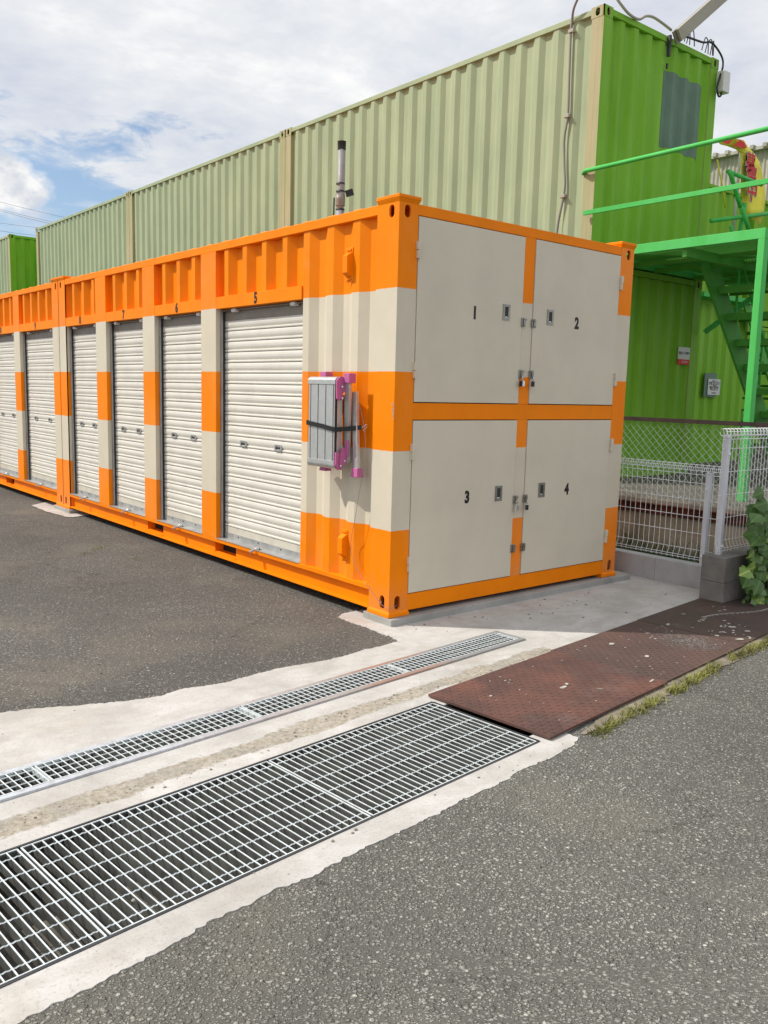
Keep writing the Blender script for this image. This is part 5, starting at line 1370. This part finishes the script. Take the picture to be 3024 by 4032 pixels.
def add_leaf(px, py, Y, L, dpx, dpy, yl=False):
    a = rp_(px, py, Y); b = rp_(px+dpx*20, py+dpy*20, Y-.02)
    (yel if yl else dark).append((a, L, (b-a), (-.35+rv.uniform(-.3, .3), -.9, .5+rv.uniform(-.3, .4)), rv.uniform(-.5, .5)))
# the leaves that make the outline seen at the right edge
for (px, py, L, dx, dy, yl) in [(1658, 1062, .13, -.9, .5, 0), (1665, 1085, .15, -.9, .35, 0), (1652, 1112, .14, -.95, .45, 0), (1660, 1140, .15, -.9, .3, 0), (1640, 1125, .12, -.9, .55, 0),
        (1650, 1160, .14, -.8, .6, 0), (1636, 1150, .12, -.95, .5, 0), (1662, 1178, .13, -.6, .8, 0), (1655, 1200, .12, -.6, .7, 1), (1640, 1192, .11, -.7, .75, 1), (1628, 1232, .13, -.95, .35, 1),
        (1638, 1222, .10, -.6, .9, 0), (1658, 1240, .13, -.5, .9, 0), (1650, 1255, .12, -.3, 1, 0), (1632, 1262, .08, -.7, .7, 0), (1645, 1280, .08, -.8, .4, 0), (1658, 1290, .09, -.8, .5, 0), (1628, 1290, .06, -.8, .3, 0), (1640, 1300, .06, -.9, .2, 0), (1618, 1300, .04, -1, .1, 0), (1640, 1225, .12, -.9, .5, 1)]:
    add_leaf(px-8, py, -1.06-rv.uniform(0, .1), L*1.12, dx, dy, yl)
for k in range(190):
    px = rv.uniform(1622, 1800); py = rv.uniform(1085, 1300)
    if px < 1650 and rv.random() < .5: continue
    add_leaf(px, py, -1.0-rv.uniform(0, .16), rv.uniform(.08, .15), rv.uniform(-1, .4), rv.uniform(.2, 1), rv.random() < .22)
for k in range(70):
    px = rv.uniform(1612, 1670); py = rv.uniform(1120, 1300)
    if px < 1612+abs(py-1235)*.22: continue
    add_leaf(px, py, -1.02-rv.uniform(0, .1), rv.uniform(.07, .14), rv.uniform(-1, .1), rv.uniform(.2, 1), rv.random() < .2)
for k in range(90):
    px = rv.uniform(1700, 1900); py = rv.uniform(1040, 1310)
    add_leaf(px, py, -1.15-rv.uniform(0, .12), rv.uniform(.08, .13), rv.uniform(-1, .4), rv.uniform(.2, 1), rv.random() < .12)
build_leaves(dark, 'leaves', 'leaf'); build_leaves(yel, 'pale_leaves', 'leaf_y')
m_ = MB()
for k in range(14):
    a = rp_(rv.uniform(1650, 1780), rv.uniform(1060, 1120), -1.0); b = rp_(rv.uniform(1640, 1760), 1312, -1.02)
    m_.tube(smooth_pts([a, a.lerp(b, .35)+Vector((rv.uniform(-.04, .04), -.03, 0)), a.lerp(b, .7)+Vector((rv.uniform(-.05, .05), -.02, 0)), b]), .004, 5)
m_.build('stems', 'stem', vn)

# ------------------------------------------------------------------ verge grass, weeds, pebbles
def blades(mb, cx, cy, z, n, rad, h, rnd, lean=.6):
    for _ in range(n):
        a = rnd.uniform(0, 2*PI); r = rad*math.sqrt(rnd.random()); x = cx+r*math.cos(a); y = cy+r*math.sin(a)
        hh_ = h*rnd.uniform(.4, 1.1); w_ = rnd.uniform(.0012, .0028); b = rnd.uniform(0, 2*PI); l = hh_*rnd.uniform(.2, 1.0)*lean
        t_ = rnd.uniform(0, PI); dx, dy_ = math.cos(t_)*w_, math.sin(t_)*w_
        p1 = (x+math.cos(b)*l*.35, y+math.sin(b)*l*.35, z+hh_*.6); p2 = (x+math.cos(b)*l, y+math.sin(b)*l, z+hh_*.85)
        mb.add([(x-dx, y-dy_, z), (x+dx, y+dy_, z), (p1[0]+dx*.8, p1[1]+dy_*.8, p1[2]), (p1[0]-dx*.8, p1[1]-dy_*.8, p1[2]), p2], [(0, 1, 2, 3), (3, 2, 4)])
rg = random.Random(2); gm = MB()
gl = [(-.42, -1.945), (-.30, -1.93), (-.15, -1.905), (.05, -1.885), (.19, -1.87), (.42, -1.83), (.67, -1.80), (.9, -1.765), (1.15, -1.735), (1.45, -1.705), (1.8, -1.67), (2.3, -1.62)]
for i in range(len(gl)-1):
    a, b = gl[i], gl[i+1]
    for k in range(int(26*math.dist(a, b)/.1)):
        q = rg.random(); x = a[0]+(b[0]-a[0])*q; y = a[1]+(b[1]-a[1])*q
        dens = noise.noise(Vector((x*5, 3, 0)))+.25
        if x < -.2: dens -= .15
        if dens < rg.uniform(-.15, .30): continue
        blades(gm, x+rg.gauss(0, .014), y+rg.gauss(0, .018), G-.004, 5, .016, .042, rg, 1.1)
stuff(gm.build('verge_grass', 'grass'), 'thin line of dry yellow green grass between the rusty plates and the road', 'grass')
# gritty verge under the grass
top = jag([(-.44, -1.90), (-.2, -1.83), (.47, -1.735), (1.45, -1.63), (2.7, -1.50)], .008, .03, 61); bot = jag([(-.44, -1.915), (-.3, -1.925), (-.1, -1.90), (.2, -1.88), (.6, -1.80), (1.0, -1.775), (2.7, -1.60)], .03, .03, 71)
struct(MB().poly(top+list(reversed(bot)), G+.0015).build('verge_strip', 'dirt'))
wm = MB()
for k in range(520):
    x = rg.uniform(2.9, 3.82); y = rg.uniform(-.75, 2.4); blades(wm, x, y, -.01, 7, .05, rg.choice([.06, .1, .16, .24]), rg, .9)
stuff(wm.build('weeds', 'weed'), 'green weeds growing between the low block wall and the stained retaining wall', 'weeds')
wm = MB()
for (x, y) in ((-.55, 3.55), (-.62, 3.5), (-.5, 3.62), (-.75, 3.35), (-.45, 2.95)): blades(wm, x, y, G-.003, 26, .06, .02, rg, 1.2)
stuff(wm.build('yard_weeds', 'grass'), 'tiny weeds growing in the yard asphalt near the pillars', 'weeds')
def stone(mb, x, y, z, r, rnd):
    n = rnd.choice([5, 6, 7]); a0 = rnd.uniform(0, 6)
    lo = [(x+r*math.cos(a0+2*PI*k/n)*rnd.uniform(.75, 1.25), y+r*math.sin(a0+2*PI*k/n)*rnd.uniform(.6, 1.1), z) for k in range(n)]
    hi = [(x+(p[0]-x)*rnd.uniform(.55, .85), y+(p[1]-y)*rnd.uniform(.55, .85), z+r*rnd.uniform(.35, .75)) for p in lo]
    mb.add(lo+hi, [(k, (k+1) % n, n+(k+1) % n, n+k) for k in range(n)]+[tuple(n+k for k in range(n))])
pm = MB(); rp2 = random.Random(8)
def on_conc(x, y): return not ((-4.1 < x < -.72 and -2.1 < y < -1.2 and False))
for (a, b, c, d, n, rr0) in ((-2.7, .3, -.42, .2, 30, .004), (.1, 2.6, -.75, .0, 34, .006), (-2.9, -.6, -2.0, -1.9, 22, .005)):
    for k in range(n):
        x = rp2.uniform(a, b); y = rp2.uniform(c, d); stone(pm, x, y, G, rr0*rp2.choice([.6, .8, 1, 1.6]), rp2)
for (x, y, r) in ((1.55, -.40, .014), (1.42, -.34, .008), (1.50, -.33, .008), (1.60, -.28, .007), (1.70, -.42, .007), (1.15, -.42, .009), (1.08, -.38, .007), (1.25, -.22, .008), (2.28, -.05, .012), (.62, -.18, .008), (.20, -.13, .009), (.12, -.12, .007), (1.42, -.12, .011), (1.8, -.2, .007)):
    stone(pm, x, y, G, r, rp2)
stuff(pm.build('loose_pebbles', 'pebble'), 'small loose pebbles scattered on the pale concrete in front of the doors', 'pebbles')
ym = MB()
for k in range(900):
    x = rp2.uniform(-3.4, -.02); y = rp2.uniform(-.3, 5.5)
    edge = -.31 if x > -2 else -.2+.0*x
    if y < edge+.02 or x > -.16 and y < .5: continue
    stone(ym, x, y, G-.003, rp2.choice([.003, .004, .005, .007, .010]), rp2)
for k in range(260):
    i = rp2.randrange(4, len(yard_edge)-2); q = rp2.random(); a, b = yard_edge[i], yard_edge[i+1]
    stone(ym, a[0]+(b[0]-a[0])*q+rp2.gauss(0, .012), a[1]+(b[1]-a[1])*q+rp2.uniform(-.01, .05), G-.003, rp2.choice([.003, .004, .006]), rp2)
stuff(ym.build('yard_gravel', 'pebble'), 'loose grit and small stones lying on the yard asphalt', 'gravel')
rm = MB()
for k in range(1500):
    x = rp2.uniform(-3.4, 2.0); y = -1.95-.16*max(0, -2.2-x)-abs(rp2.gauss(0, 1.1))
    if y > -2.0-.28*max(0, -2.3-x): continue
    stone(rm, x, y, G-.003, rp2.choice([.002, .003, .003, .004, .005]), rp2)
stuff(rm.build('road_gravel', 'pebble'), 'loose grit lying on the coarse road asphalt in the foreground', 'gravel')

# ------------------------------------------------------------------ overhead wires far off at the left
ow = MB()
for (a, b) in (((-20, 446), (110, 478)), ((-20, 449), (110, 483)), ((-20, 478), (110, 494)), ((-20, 430), (110, 462)), ((-20, 495), (110, 512))):
    p = ray_pt(*a, 60); q = ray_pt(*b, 60); ext = (q-p)*.6; ow.tube([p-ext, p.lerp(q, .5)+Vector((0, 0, -.05)), q+ext], .010, 4)
tag(ow.build('overhead_wires', 'cable'), 'thin overhead power lines crossing the sky above the far containers', 'power lines')
